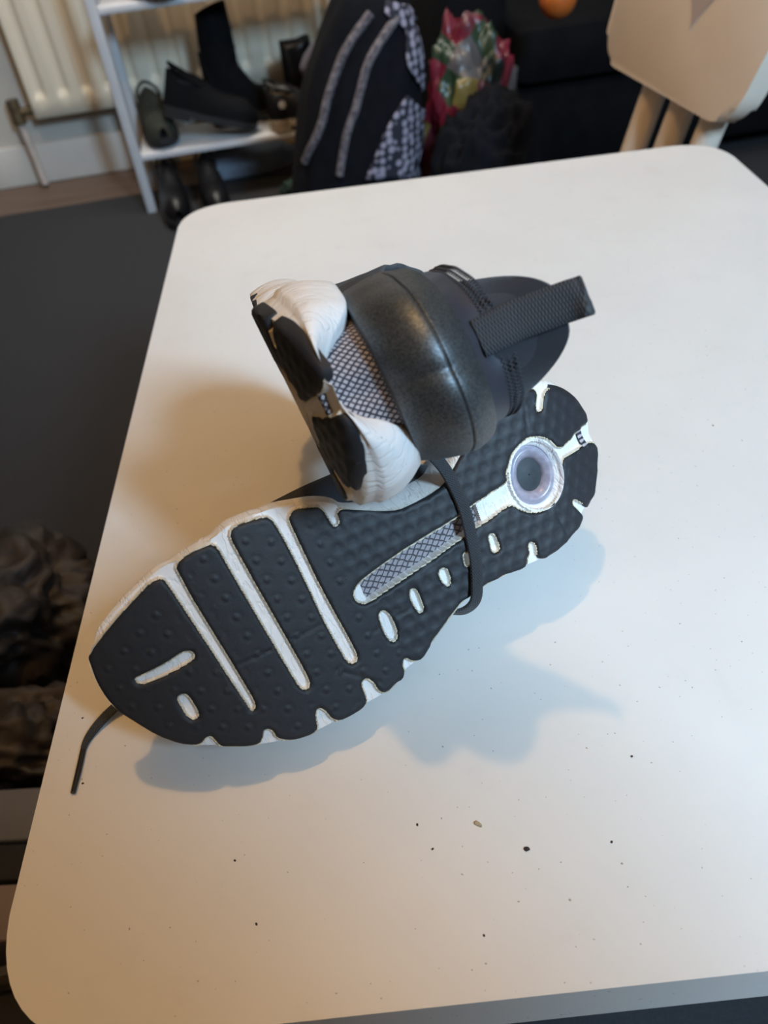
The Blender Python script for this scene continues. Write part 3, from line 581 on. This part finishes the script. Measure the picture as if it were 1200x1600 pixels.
# ------------------------------------------------------------------ radiator
def wx(p): return (WM.inverted() @ p)
RY = -.085
pb = wx(at_plane(57, 188, WM @ Vector((0, RY, 0)), WNr)); rz0 = pb.z; rx0 = pb.x; rx1 = wx(at_plane(548, 60, WM @ Vector((0, RY, 0)), WNr)).x + .25; rz1 = rz0 + .62
rad = thing('radiator', 'cream ribbed panel radiator on the wall behind the shoe rack', 'radiator', WM @ Vector(((rx0 + rx1) / 2, -.05, rz0)))
pit = .0655; n = int((rx1 - rx0) / pit); xs = np.linspace(rx0, rx1, n * 12 + 1); prof = []
zz = np.concatenate([[rz0, rz0 + .004], np.linspace(rz0 + .045, rz0 + .075, 6), np.linspace(rz0 + .1, rz1 - .1, 4), np.linspace(rz1 - .075, rz1 - .045, 6), [rz1 - .004, rz1]])
G = np.zeros((len(xs), len(zz), 3))
for i, x in enumerate(xs):
    ph = ((x - rx0) / (rx1 - rx0) * n) % 1
    rib = sst(.22, .36, ph) * (1 - sst(.64, .78, ph))
    for j, z in enumerate(zz):
        e = sst(rz0 + .045, rz0 + .07, z) * (1 - sst(rz1 - .07, rz1 - .045, z)); G[i, j] = WM @ Vector((x, RY + .014 * float(rib * e) + (.006 if j in (0, len(zz) - 1) else 0), z))
iR = rad.matrix_world.inverted() if False else Matrix.Translation(-rad.location)
G2 = G - np.array(rad.location)
grid('panel', G2, M_RAD, rad, solid=.004, sharp=60)
def in_thing(root, name, m, fn, sharp=40):
    bm = bmesh.new(); fn(bm); bmesh.ops.transform(bm, matrix=Matrix.Translation(-root.location), verts=bm.verts); return bm_obj(name, bm, m, root, sharp=sharp)
def wadd(bm, x0, x1, y0, y1, z0, z1, bev=.003): 
    k = len(bm.verts); add_box(bm, ((x0 + x1) / 2, (y0 + y1) / 2, (z0 + z1) / 2), (x1 - x0, y1 - y0, z1 - z0), None, bev); bm.verts.ensure_lookup_table(); bmesh.ops.transform(bm, matrix=WM, verts=bm.verts[k:])
in_thing(rad, 'rear_panel', M_RAD, lambda bm: wadd(bm, rx0 + .01, rx1 - .01, -.035, -.028, rz0, rz1))
in_thing(rad, 'top_grille', M_RAD, lambda bm: wadd(bm, rx0, rx1, -.085, -.025, rz1 - .004, rz1 + .004))
for x in (rx0 + .006, rx1 - .006): in_thing(rad, 'side_panel', M_RAD, lambda bm: wadd(bm, x - .006, x + .006, -.08, -.028, rz0, rz1))
M_BRASS = mat('dull_brass', (.20, .15, .09), .45, 60, .4, metal=.7); M_PIPE = mat('painted_pipe', (.52, .46, .42), .45, 30, .15)
vx = rx0 - .055
in_thing(rad, 'valve', M_BRASS, lambda bm: (add_tube(bm, [WM @ Vector((vx, -.055, rz0 - .01)), WM @ Vector((vx, -.055, rz0 + .055))], [.020, .018], 14), add_tube(bm, [WM @ Vector((vx, -.055, rz0 + .02)), WM @ Vector((rx0 + .01, -.055, rz0 + .02))], .012, 10)))
in_thing(rad, 'pipe', M_PIPE, lambda bm: add_tube(bm, [WM @ Vector((vx, -.055, rz0)), WM @ Vector((vx + .004, -.055, .1)), WM @ Vector((vx + .004, -.055, .01))], .012, 12))
# ------------------------------------------------------------------ shoe rack
F0 = Vector((-.547, 2.217, 0)); f0 = wx(F0)
fr = lambda px, py, y=None: wx(at_plane(px, py, WM @ Vector((0, f0.y if y is None else y, 0)), WNr))
xr = fr(545, 8).x; z_lo = fr(222, 246).z; z_hi = fr(160, 16).z; yb = wx(Vector((-.54, 2.437, 0))).y - .02
M_RACK = mat('white_rack', (.60, .60, .62), .4, 20, .06)
rack = thing('shoe_rack', 'white metal shoe rack standing against the radiator', 'shoe rack', WM @ Vector(((f0.x + xr) / 2, (f0.y + yb) / 2, 0)))
for x in (f0.x, xr):
    for y in (f0.y, yb): in_thing(rack, 'post', M_RACK, lambda bm: wadd(bm, x - .013, x + .013, y - .012, y + .012, .008 if y < -.27 else 0, 1.15, .004))
for z in (z_lo, z_hi, z_hi + (z_hi - z_lo)): in_thing(rack, 'shelf', M_RACK, lambda bm: wadd(bm, f0.x + .01, xr - .01, f0.y + .002, yb - .002, z - .012, z + .006, .004))
# ------------------------------------------------------------------ background footwear
M_BLK = mat('black_leather', (.006, .006, .007), .38, 30, .3, .2, 120, spec=.35); M_BLK2 = mat('black_suede', (.005, .005, .006), .85, 60, .3, spec=.15); M_SOLE = mat('black_sole', (.012, .012, .013), .7)
M_OLIVE = mat('olive_canvas', (.030, .032, .022), .9, 90, .3, .2, 300); M_TAN = mat('tan_insole', (.36, .28, .19), .6, 60, .2); M_PALE = mat('pale_blue_rubber', (.26, .29, .36), .5, 40, .15); M_SIL = mat('silver_buckle', (.7, .7, .7), .2, metal=1)
def footwear(name, label, mw, Ls, Wd, shaft, m, heel=.02, tilt=None, group=None, open_=True, insole=None, sole_m=None):
    """a shoe or boot: x heel to toe, z up; shaft = height at the ankle"""
    r = thing(name, label, 'boot' if shaft > .11 else 'shoe', mw=mw, group=group); n, k = 22, 16; P = np.zeros((n, k + 1, 3)); foot = np.zeros((n, 2))
    for i in range(n):
        t = i / (n - 1); x = Ls * t; w = Wd / 2 * (.72 + .28 * math.sin(min(1, t * 1.3) * math.pi / 1.0 - .6 if t > .3 else .3)) * (1 - max(0, (t - .8) / .2) ** 2.2 * .75) * (1 - max(0, (.12 - t) / .12) ** 2 * .45)
        w = max(w, Wd * .12); hh = (.055 + (.085 - .055) * (1 - sst(.25, .62, t))) if shaft <= .11 else .10 * (1 - sst(.30, .7, t)) + .055
        hh *= (1 - .45 * float(sst(.82, 1, t))); foot[i] = (x, w)
        for j in range(k + 1):
            a = math.pi * j / k; P[i, j] = (x, w * math.cos(a), .018 + hh * max(0, math.sin(a)) ** .7)
    o = grid('upper', P, m, r, sharp=60)
    out = [(foot[i, 0], foot[i, 1] + .003) for i in range(n)] + [(foot[i, 0], -foot[i, 1] - .003) for i in range(n - 1, -1, -1)]
    bm = bmesh.new(); add_prism(bm, out, .004, .020); add_prism(bm, [p for p in out if p[0] < Ls * .3], 0 - heel * .4, .006); bm_obj('sole', bm, sole_m or M_SOLE, r)
    if shaft > .11:
        S_ = np.zeros((10, 20, 3))
        for i in range(10):
            t = i / 9; z = .05 + (shaft - .05) * t; rx = Ls * (.215 + .02 * math.sin(t * 3) - .02 * t); ry = Wd * (.42 - .02 * t)
            for j in range(20): a = 2 * math.pi * j / 20; S_[i, j] = (Ls * .24 + rx * math.cos(a) + Ls * .02 * t, ry * math.sin(a), z + (.012 * math.cos(a) if i > 6 else 0))
        grid('shaft', np.transpose(S_, (1, 0, 2)), m, r, closeu=True, solid=.004)
        for q in range(4): bm = bmesh.new(); z = .085 + (shaft - .10) * q / 4; add_tube(bm, [(Ls * .46, -.018, z), (Ls * .475, 0, z + .006), (Ls * .46, .018, z)], .0025, 6); bm_obj('lace', bm, M_SOLE, r)
    else:
        rim = [(Ls * (.24 + .22 * math.cos(a)), Wd * .33 * math.sin(a), .098 - .018 * math.cos(a) - .006 * abs(math.sin(a))) for a in np.linspace(0, 2 * math.pi, 25)]
        bm = bmesh.new(); add_tube(bm, rim, .0045, 6, False); bm_obj('collar', bm, m, r)
        bm = bmesh.new(); add_prism(bm, [(p[0], p[1]) for p in rim[:-1]], .082, .0855); bm_obj('insole', bm, insole or M_LIN, r)
    return r
def place(px, py, z, heading, pitch=0, roll=0, y=None):
    """heading in degrees in the wall's frame, 0 = toe pointing right"""
    p = wx(at_z(px, py, z)) if y is None else fr(px, py, y)
    return WM @ Matrix.Translation((p.x, p.y, z if y is None else p.z)) @ Matrix.Rotation(math.radians(heading), 4, 'Z') @ Matrix.Rotation(math.radians(pitch), 4, 'Y') @ Matrix.Rotation(math.radians(roll), 4, 'X')
zs = z_lo + .007
ym = (f0.y + yb) / 2
def on_shelf(px, dy, z): 
    p = fr(px, 200, ym + dy); return p.x
def setm(x, y, z, h, p=0, r=0): return WM @ Matrix.Translation((x, y, z)) @ Matrix.Rotation(math.radians(h), 4, 'Z') @ Matrix.Rotation(math.radians(p), 4, 'Y') @ Matrix.Rotation(math.radians(r), 4, 'X')
footwear('loafer', 'black shoe with pointed heel counter tilted up against the boot', setm(on_shelf(262, -.06, 0), ym - .065, zs + .092, 0, 20), .25, .08, .08, M_BLK2)
footwear('ankle_boot', 'tall black lace-up ankle boot at the middle of the lower shelf', setm(on_shelf(335, .05, 0), ym + .055, zs + .012, 0, 0), .215, .085, .27, M_BLK2)
footwear('ankle_boot', 'low shiny black boot behind the buckled shoe beside the backpack', setm(on_shelf(335, .05, 0) + .222, ym + .055, zs + .012, 0, 0), .185, .085, .165, M_BLK)
b2 = footwear('buckled_shoe', 'flat black shoe with two silver buckles and tan insole on the lower shelf', setm(on_shelf(423, -.07, 0), ym - .065, zs + .010, 0, 0), .19, .08, .06, M_BLK, insole=M_TAN, sole_m=M_TAN)
for s_ in (-.045, .015):
    bm = bmesh.new(); add_tube(bm, [(.085 + s_, -.040, .060), (.085 + s_, -.046, .062)], .010, 10); bm_obj('buckle', bm, M_SIL, b2)
footwear('canvas_shoe', 'dark olive shoe at the left end of the lower shelf', setm(on_shelf(238, .0, 0), ym + .10, zs + .010, -80, 0), .20, .09, .08, M_OLIVE)
footwear('canvas_shoe', 'dark olive shoe on the upper shelf of the rack', setm(fr(180, 5).x + .02, ym + .06, z_hi + .020, -60, 0), .25, .09, .08, M_OLIVE)
footwear('slipper', 'pale blue slipper on the floor under the rack', setm(fr(285, 262).x + .05, ym + .09, .002, 8, 0), .28, .09, .06, M_PALE, sole_m=M_PALE, heel=0)
for i, (px, py) in enumerate(((270, 322), (330, 312))):
    p = wx(at_z(px, py, .02)); footwear('trainer', ('left' if i == 0 else 'right') + ' one of two black shoes on the rug at the rack foot', setm(p.x, p.y + .09, .018, -84), .25, .08, .08, M_BLK)
# ------------------------------------------------------------------ backpack with spotted panels
def spot_mat():
    m, nt, b = mat_new('spotted_fabric'); v = coords(nt); vo = N(nt, 'ShaderNodeTexVoronoi'); vo.inputs['Scale'].default_value = 64; vo.inputs['Randomness'].default_value = .45; nt.links.new(v, vo.inputs[0])
    nt.links.new(ramp(nt, vo.outputs['Distance'], [(.40, (.32, .29, .36)), (.52, (.018, .018, .03))]), b.inputs['Base Color']); b.inputs['Roughness'].default_value = .85; return m
M_BAG = mat('black_bag_fabric', (.0065, .007, .010), .9, 50, .3, .2, 200, spec=.15); M_SPOT = spot_mat(); M_PIP = mat('rose_grey_piping', (.20, .17, .18), .8, 120, .55, col2=(.06, .05, .06))
BC = Vector((.035, 1.72, .27)); BR = Vector((.135, .13, .34)); BM = Matrix.Identity(3)
bag = thing('backpack', 'big black backpack with spotted lilac-grey panels beside the shoe rack', 'backpack', (BC.x, BC.y, 0))
bm = bmesh.new(); bmesh.ops.create_icosphere(bm, subdivisions=5, radius=1)
sgn = lambda x, p: math.copysign(abs(x) ** p, x)
for v in bm.verts:
    d = v.co; q = Vector((sgn(d.x, .8) * BR.x * (1 - .30 * d.z), sgn(d.y, .85) * BR.y, sgn(d.z, .75) * BR.z)); q += d * .008 * noise.noise(d * 3.0); q.x += .20 * q.z; q = BM @ q; v.co = q + Vector((0, 0, BC.z)); v.co.z = max(v.co.z, .010)
body = bm_obj('body', bm, M_BAG, bag, sharp=None)
from mathutils.bvhtree import BVHTree
bv_ = BVHTree.FromPolygons([v.co.copy() for v in body.data.vertices], [tuple(p.vertices) for p in body.data.polygons])
def hit(px, py, off=.006):
    d = (RX * (px - 600) + DY * (py - 800) + FW * 1200).normalized(); o = Vector((0, 0, CAMZ)) - bag.location; r = bv_.ray_cast(o, d)
    if r[0] is None: r = bv_.find_nearest(o + d * 1.85)
    return r[0] + r[1] * off
def strip_panel(name, Lp, Rp, m, n=20, k=10, off=.006):
    A = resample(catmull(Lp, 6), n, False); B = resample(catmull(Rp, 6), n, False)
    grid(name, [[hit(*(A[i] * (1 - j / k) + B[i] * j / k), off) for j in range(k + 1)] for i in range(n)], m, bag, solid=-.004)
strip_panel('spotted_panel', [(600, 22), (618, 37), (631, 52), (631, 80), (635, 108), (652, 134), (668, 160)], [(600, 2), (640, 15), (665, 40), (677, 78), (676, 121), (678, 145), (677, 165)], M_SPOT)
strip_panel('spotted_panel', [(632, 148), (606, 190), (586, 238), (570, 278)], [(642, 158), (678, 196), (680, 235), (672, 275)], M_SPOT)
for pts in ([(580, 21), (552, 60), (535, 91), (514, 150), (503, 196), (479, 252)], [(617, 28), (591, 70), (573, 105), (556, 168), (542, 210), (531, 273)]):
    A = catmull(pts, 5); bm = bmesh.new(); add_tube(bm, [hit(*p, .004) for p in A], .0085, 8); bm_obj('piping', bm, M_PIP, bag)
bm = bmesh.new(); add_tube(bm, catmull([(.02, 0, .58), (.025, -.01, .64), (.07, -.01, .66), (.115, -.01, .64), (.12, 0, .58)], 5), .010, 8); bm_obj('handle', bm, M_BAG, bag)
# lilac-grey cloth bag behind it
def blob(name, label, cat, loc, rad_, m, seed, amp=.25, freq=2.2, rz=0, group=None, sub=5, flat=True):
    bm = bmesh.new(); bmesh.ops.create_icosphere(bm, subdivisions=sub, radius=1)
    for v in bm.verts:
        d = v.co.copy(); s_ = 1 + amp * noise.noise(d * freq + Vector((seed, 0, 0))) + amp * .55 * (1 - 2 * abs(noise.noise(d * freq * 2.3 + Vector((0, seed, 0))))) - amp * .3
        v.co = Vector((sgn(d.x, .8) * rad_[0], sgn(d.y, .8) * rad_[1], sgn(d.z, .8) * rad_[2])) * s_
    zmin = -rad_[2] * .85
    for v in bm.verts: v.co.z = max(v.co.z, zmin)
    o = bm_obj(name, bm, m, None, sharp=None); o.location = (loc[0], loc[1], loc[2] - zmin if flat else loc[2]); o.rotation_euler.z = rz; return tag(o, label, cat, group)
M_LIL = mat('lilac_grey_cloth', (.105, .10, .135), .8, 20, .2, .2, 60)
pc = at_plane(520, 80, Vector((0, 2.0, 0)), Vector((0, 1, 0)))
bm = bmesh.new(); quad = [at_plane(x, y, Vector((0, 2.02, 0)), Vector((0, 1, .05))) for x, y in ((462, 112), (536, 2), (585, 20), (570, 150), (500, 150))]
cx_ = sum(quad, Vector()) / 5; vs1 = [bm.verts.new(p) for p in quad]; vs2 = [bm.verts.new(p + Vector((.01, .10, 0))) for p in quad]
bm.faces.new(vs1); bm.faces.new(vs2[::-1]); [bm.faces.new((vs1[i], vs1[(i + 1) % 5], vs2[(i + 1) % 5], vs2[i])) for i in range(5)]
bmesh.ops.transform(bm, matrix=Matrix.Translation(-cx_), verts=bm.verts); bmesh.ops.recalc_face_normals(bm, faces=bm.faces); bmesh.ops.bevel(bm, geom=list(bm.edges), offset=.02, segments=4, profile=.5, affect='EDGES')
cb = bm_obj('cloth_bag', bm, M_LIL, None); cb.location = cx_; tag(cb, 'lilac-grey cloth bag leaning behind the backpack', 'bag')
# dark sofa, navy bag, bright carrier bag, orange ball
M_SOFA = mat('dark_sofa_fabric', (.005, .005, .006), .95, 20, .3, .3, 150, spec=.12)
sofa = thing('sofa', 'dark charcoal sofa at the back right of the room', 'sofa', WM @ Vector((2.0, -.75, 0)))
for nm, b_ in (('base', (1.35, 2.9, -.70, -.12, .05, .26)), ('seat_cushion', (1.45, 2.10, -.72, -.30, .262, .40)), ('seat_cushion', (2.11, 2.78, -.72, -.30, .262, .40)), ('backrest', (1.45, 2.78, -.295, -.10, .262, .78)), ('armrest', (1.27, 1.445, -.71, -.11, .05, .54)), ('armrest', (2.785, 2.96, -.71, -.11, .05, .54))):
    in_thing(sofa, nm, M_SOFA, lambda bm: wadd(bm, *b_, .045))
for x in (1.33, 2.9):
    for y in (-.64, -.2): in_thing(sofa, 'leg', M_SOLE, lambda bm: wadd(bm, x - .02, x + .02, y - .02, y + .02, .008 if y < -.26 else .0, .06, .004))
M_NAVY = mat('navy_nylon', (.014, .017, .026), .6, 40, .3, .2, 90); M_PL = mat('pale_print', (.12, .13, .18), .6); M_GREEN = mat('dark_green_cloth', (.012, .04, .03), .8, 30, .3)
p = at_plane(738, 262, (0, 1.46, 0), (0, 1, 0)); nb = blob('holdall', 'navy nylon holdall on the rug right of the backpack', 'bag', (p.x, p.y, .008), (.085, .06, .11), M_NAVY, 3, .12, 1.8)
bt = thing('umbrella', 'brown folded umbrella with silver tip lying on the holdall', 'umbrella', (nb.location.x, nb.location.y - .01, nb.location.z + max(v.co.z for v in nb.data.vertices) + .004))
bm = bmesh.new(); add_tube(bm, [(-.03, 0, 0), (.0, -.01, 0), (.07, -.02, -.004)], [.010, .012, .007], 10); bm_obj('canopy', bm, mat('brown_cloth', (.07, .045, .03), .8), bt)
bm = bmesh.new(); add_tube(bm, [(-.055, .006, .0), (-.028, 0, 0)], [.006, .009], 10); bm_obj('tip', bm, M_SIL, bt)
p = at_plane(890, 235, (0, 1.42, 0), (0, 1, 0)); bx = thing('shoe_box', 'dark box with pale bands lying right of the holdall', 'box', (p.x, p.y, .008))
bm = bmesh.new(); add_box(bm, (0, 0, .045), (.12, .16, .09), None, .004); bm_obj('body', bm, M_NAVY, bx)
for z in (.03, .065): bm = bmesh.new(); add_box(bm, (0, 0, z), (.122, .162, .010), None, .001); bm_obj('band', bm, M_PL, bx)
p = at_z(490, 283, .05); blob('folded_cloth', 'dark green cloth on the rug before the backpack', 'cloth', (p.x, p.y, .008), (.09, .05, .03), M_GREEN, 9, .2)
def multi_mat():
    m, nt, b = mat_new('printed_plastic'); v = coords(nt); vo = N(nt, 'ShaderNodeTexVoronoi'); vo.inputs['Scale'].default_value = 19; nt.links.new(v, vo.inputs[0])
    sx_ = N(nt, 'ShaderNodeSeparateColor'); nt.links.new(vo.outputs['Color'], sx_.inputs[0])
    r = ramp(nt, sx_.outputs[0], [(0, (.13, .012, .025)), (.3, (.10, .02, .03)), (.45, (.02, .04, .02)), (.6, (.17, .12, .03)), (.72, (.10, .09, .09)), (.86, (.012, .018, .015))]); nt.nodes[r.node.name].color_ramp.interpolation = 'CONSTANT'
    nt.links.new(r, b.inputs['Base Color']); b.inputs['Roughness'].default_value = .35; return m
p = at_plane(736, 40, (0, 1.80, 0), (0, 1, 0)); blob('carrier_bag', 'crumpled red yellow and green printed carrier bag behind the backpack', 'bag', (p.x, p.y, .008), (.10, .055, .25), multi_mat(), 12, .3, 2.6)
p = at_plane(768, 130, (0, 1.62, 0), (0, 1, 0)); blob('coat', 'black coat heaped on the rug in front of the carrier bag', 'coat', (p.x, p.y, .008), (.105, .06, .20), M_BAG, 31, .25, 1.8)
p = at_z(868, 2, .30)
bm = bmesh.new(); bmesh.ops.create_uvsphere(bm, u_segments=24, v_segments=16, radius=.038); ob = bm_obj('ball', bm, mat('orange_plastic', (.50, .12, .02), .4, 60, .1), None); q = WM @ Vector((1.62, -.95, .40)); ob.location = at_plane(872, -4, q, WNr); ob.location.z = .438 if False else ob.location.z; tag(ob, 'small orange ball at the edge of the dark sofa', 'ball')
# ------------------------------------------------------------------ child's folding chair with a heart
M_CH = mat('cream_lacquered_chair', (.70, .60, .50), .35, 12, .05)
ZB = .52
A0, B0 = at_z(936, 92, ZB), at_z(1135, 206, ZB - .012)
ux = (B0 - A0); wch = ux.length; ux.normalize(); lean = (Vector((0, 0, 1)) + Vector((-ux.y, ux.x, 0)) * .22).normalized(); up_ = (lean - ux * lean.dot(ux)).normalized(); nz = ux.cross(up_).normalized()
CM = frame(A0, ux, up_, nz)
ch = thing('folding_chair', "cream child's folding chair with a heart on the backrest behind the table", 'chair', ((A0 + B0) / 2).to_tuple()[:2] + (.008,))
iC = Matrix.Translation(-ch.location)
def cpart(name, m, fn, sharp=40):
    bm = bmesh.new(); fn(bm); bmesh.ops.transform(bm, matrix=iC @ CM, verts=bm.verts); return bm_obj(name, bm, m, ch, sharp=sharp)
HB = .24; fl_ = .035
def panel_outline():
    c = [(wch + fl_, HB), (-fl_ * .2, HB), (0, 0), (wch, 0)]; out = []
    for i in range(4):
        p, a, b = Vector(c[i]), Vector(c[i - 1]), Vector(c[(i + 1) % 4]); da, db = (a - p).normalized(), (b - p).normalized(); r = .045
        for j in range(9): t = j / 8; q = (p + da * r) * (1 - t) ** 2 + 2 * t * (1 - t) * (p + (da + db) * r * .05) + (p + db * r) * t * t; out.append((q.x, q.y))
    return out
cpart('backrest', M_CH, lambda bm: add_prism(bm, panel_outline(), -.030, 0, bev=.008))
hp = wx  # unused alias kept out of the geometry
h1 = CM.inverted() @ at_plane(1078, 50, A0, nz); 
def heart(s=.085, n=40):
    out = []
    for i in range(n):
        t = 2 * math.pi * i / n; out.append((h1.x + s * 16 * math.sin(t) ** 3 / 16 * .8, h1.y + s * (13 * math.cos(t) - 5 * math.cos(2 * t) - 2 * math.cos(3 * t) - math.cos(4 * t) + 17) / 16))
    return out
M_HEART = mat('rose_grey_heart', (.44, .37, .35), .5)
ho = cpart('heart', M_HEART, lambda bm: add_prism(bm, heart()[::-1], -.002, .0012)); tag(ho, 'rose-grey heart on the backrest')
for px in (985, 1036, 1092):
    t0 = CM.inverted() @ at_plane(px, 170, A0, nz)
    cpart('spindle', M_CH, lambda bm: add_tube(bm, [(t0.x + .004, .03, -.028), (t0.x, -.10, -.028), (t0.x - .006, -.22, -.028)], .018, 14))
Zs = .30
bm = bmesh.new(); c0 = (A0 + B0) / 2 + up_ * -.22; seat_c = Vector((c0.x, c0.y, Zs)) + Vector((nz.x, nz.y, 0)).normalized() * .10
rotm = Matrix.Rotation(math.atan2(ux.y, ux.x), 3, 'Z'); add_box(bm, seat_c, (wch * .95, .26, .02), rotm, .008, 3); bmesh.ops.transform(bm, matrix=iC, verts=bm.verts); bm_obj('seat', bm, M_CH, ch)
for s_ in (-1, 1):
    for d_ in (-1, 1):
        a = seat_c + rotm @ Vector((s_ * wch * .42, d_ * .10, 0)); b = seat_c + rotm @ Vector((s_ * wch * .42, -d_ * .13, 0)); b.z = .021
        bm = bmesh.new(); add_tube(bm, [a, (a + b) / 2, b], .012, 12); bmesh.ops.transform(bm, matrix=iC, verts=bm.verts); bm_obj('leg', bm, M_CH, ch)
# ------------------------------------------------------------------ things on the floor left of the table
M_BB = mat('brown_black_bag', (.045, .030, .022), .6, 8, .6, .2, 20, col2=(.012, .010, .010)); M_GRY = mat('grey_blue_card', (.13, .135, .16), .7, 12, .2); M_PNK = mat('pale_brown_card', (.20, .15, .13), .7, 12, .2); M_STR = mat('black_strap', (.008, .008, .009), .8); M_WIC = mat('dark_wicker', (.05, .038, .02), .6, 80, .4)
for i, (px, py, z, r, m, lb) in enumerate(((25, 960, .10, (.14, .11, .10), M_BB, 'crumpled brown-black bag nearest the rug beside the table'), (50, 1165, .09, (.12, .06, .08), M_BB, 'crumpled dark bag below the brown-black one beside the table'))):
    p = at_z(px, py, z); blob('crumpled_bag' if i != 3 else 'cloth_heap', lb, 'bag' if i != 3 else 'cloth', (p.x - .03, p.y, .008), r, m, 20 + i * 3, .34, 1.9)
def card(name, label, cat, quad, z, th, m):
    P = [at_z(x, y, z) for x, y in quad]; c = sum(P, Vector()) / len(P); bm = bmesh.new(); add_prism(bm, [(p.x - c.x, p.y - c.y) for p in P], -th, 0, bev=.003); o = bm_obj(name, bm, m, None); o.location = (c.x, c.y, z); return tag(o, label, cat)
card('card_box', 'grey-blue card box on the floor left of the table', 'box', ((-120, 1240), (120, 1226), (120, 1308), (-120, 1320)), .14, .132, M_GRY)
card('strap_bag', 'black flat bag between the grey-blue box and pale box', 'bag', ((-120, 1325), (120, 1313), (110, 1370), (-120, 1382)), .14, .132, M_STR)
card('card_box', 'pale brown card box near the table front left corner', 'box', ((-120, 1388), (110, 1376), (100, 1465), (-120, 1477)), .14, .132, M_PNK)
wb = thing('wicker_basket', 'dark wicker basket below the table front left corner', 'basket', at_z(10, 1745, .10).to_tuple()[:2] + (.008,))
for k in range(7):
    bm = bmesh.new(); add_tube(bm, [(.13 * math.cos(a), .10 * math.sin(a), .012 + k * .018) for a in np.linspace(0, 2 * math.pi, 33)], .008, 6, False); bm_obj('cane', bm, M_WIC, wb)
bm = bmesh.new(); add_prism(bm, [(.125 * math.cos(a), .095 * math.sin(a)) for a in np.linspace(0, 2 * math.pi, 24, endpoint=False)], .0, .10); bm_obj('lining', bm, M_STR, wb)
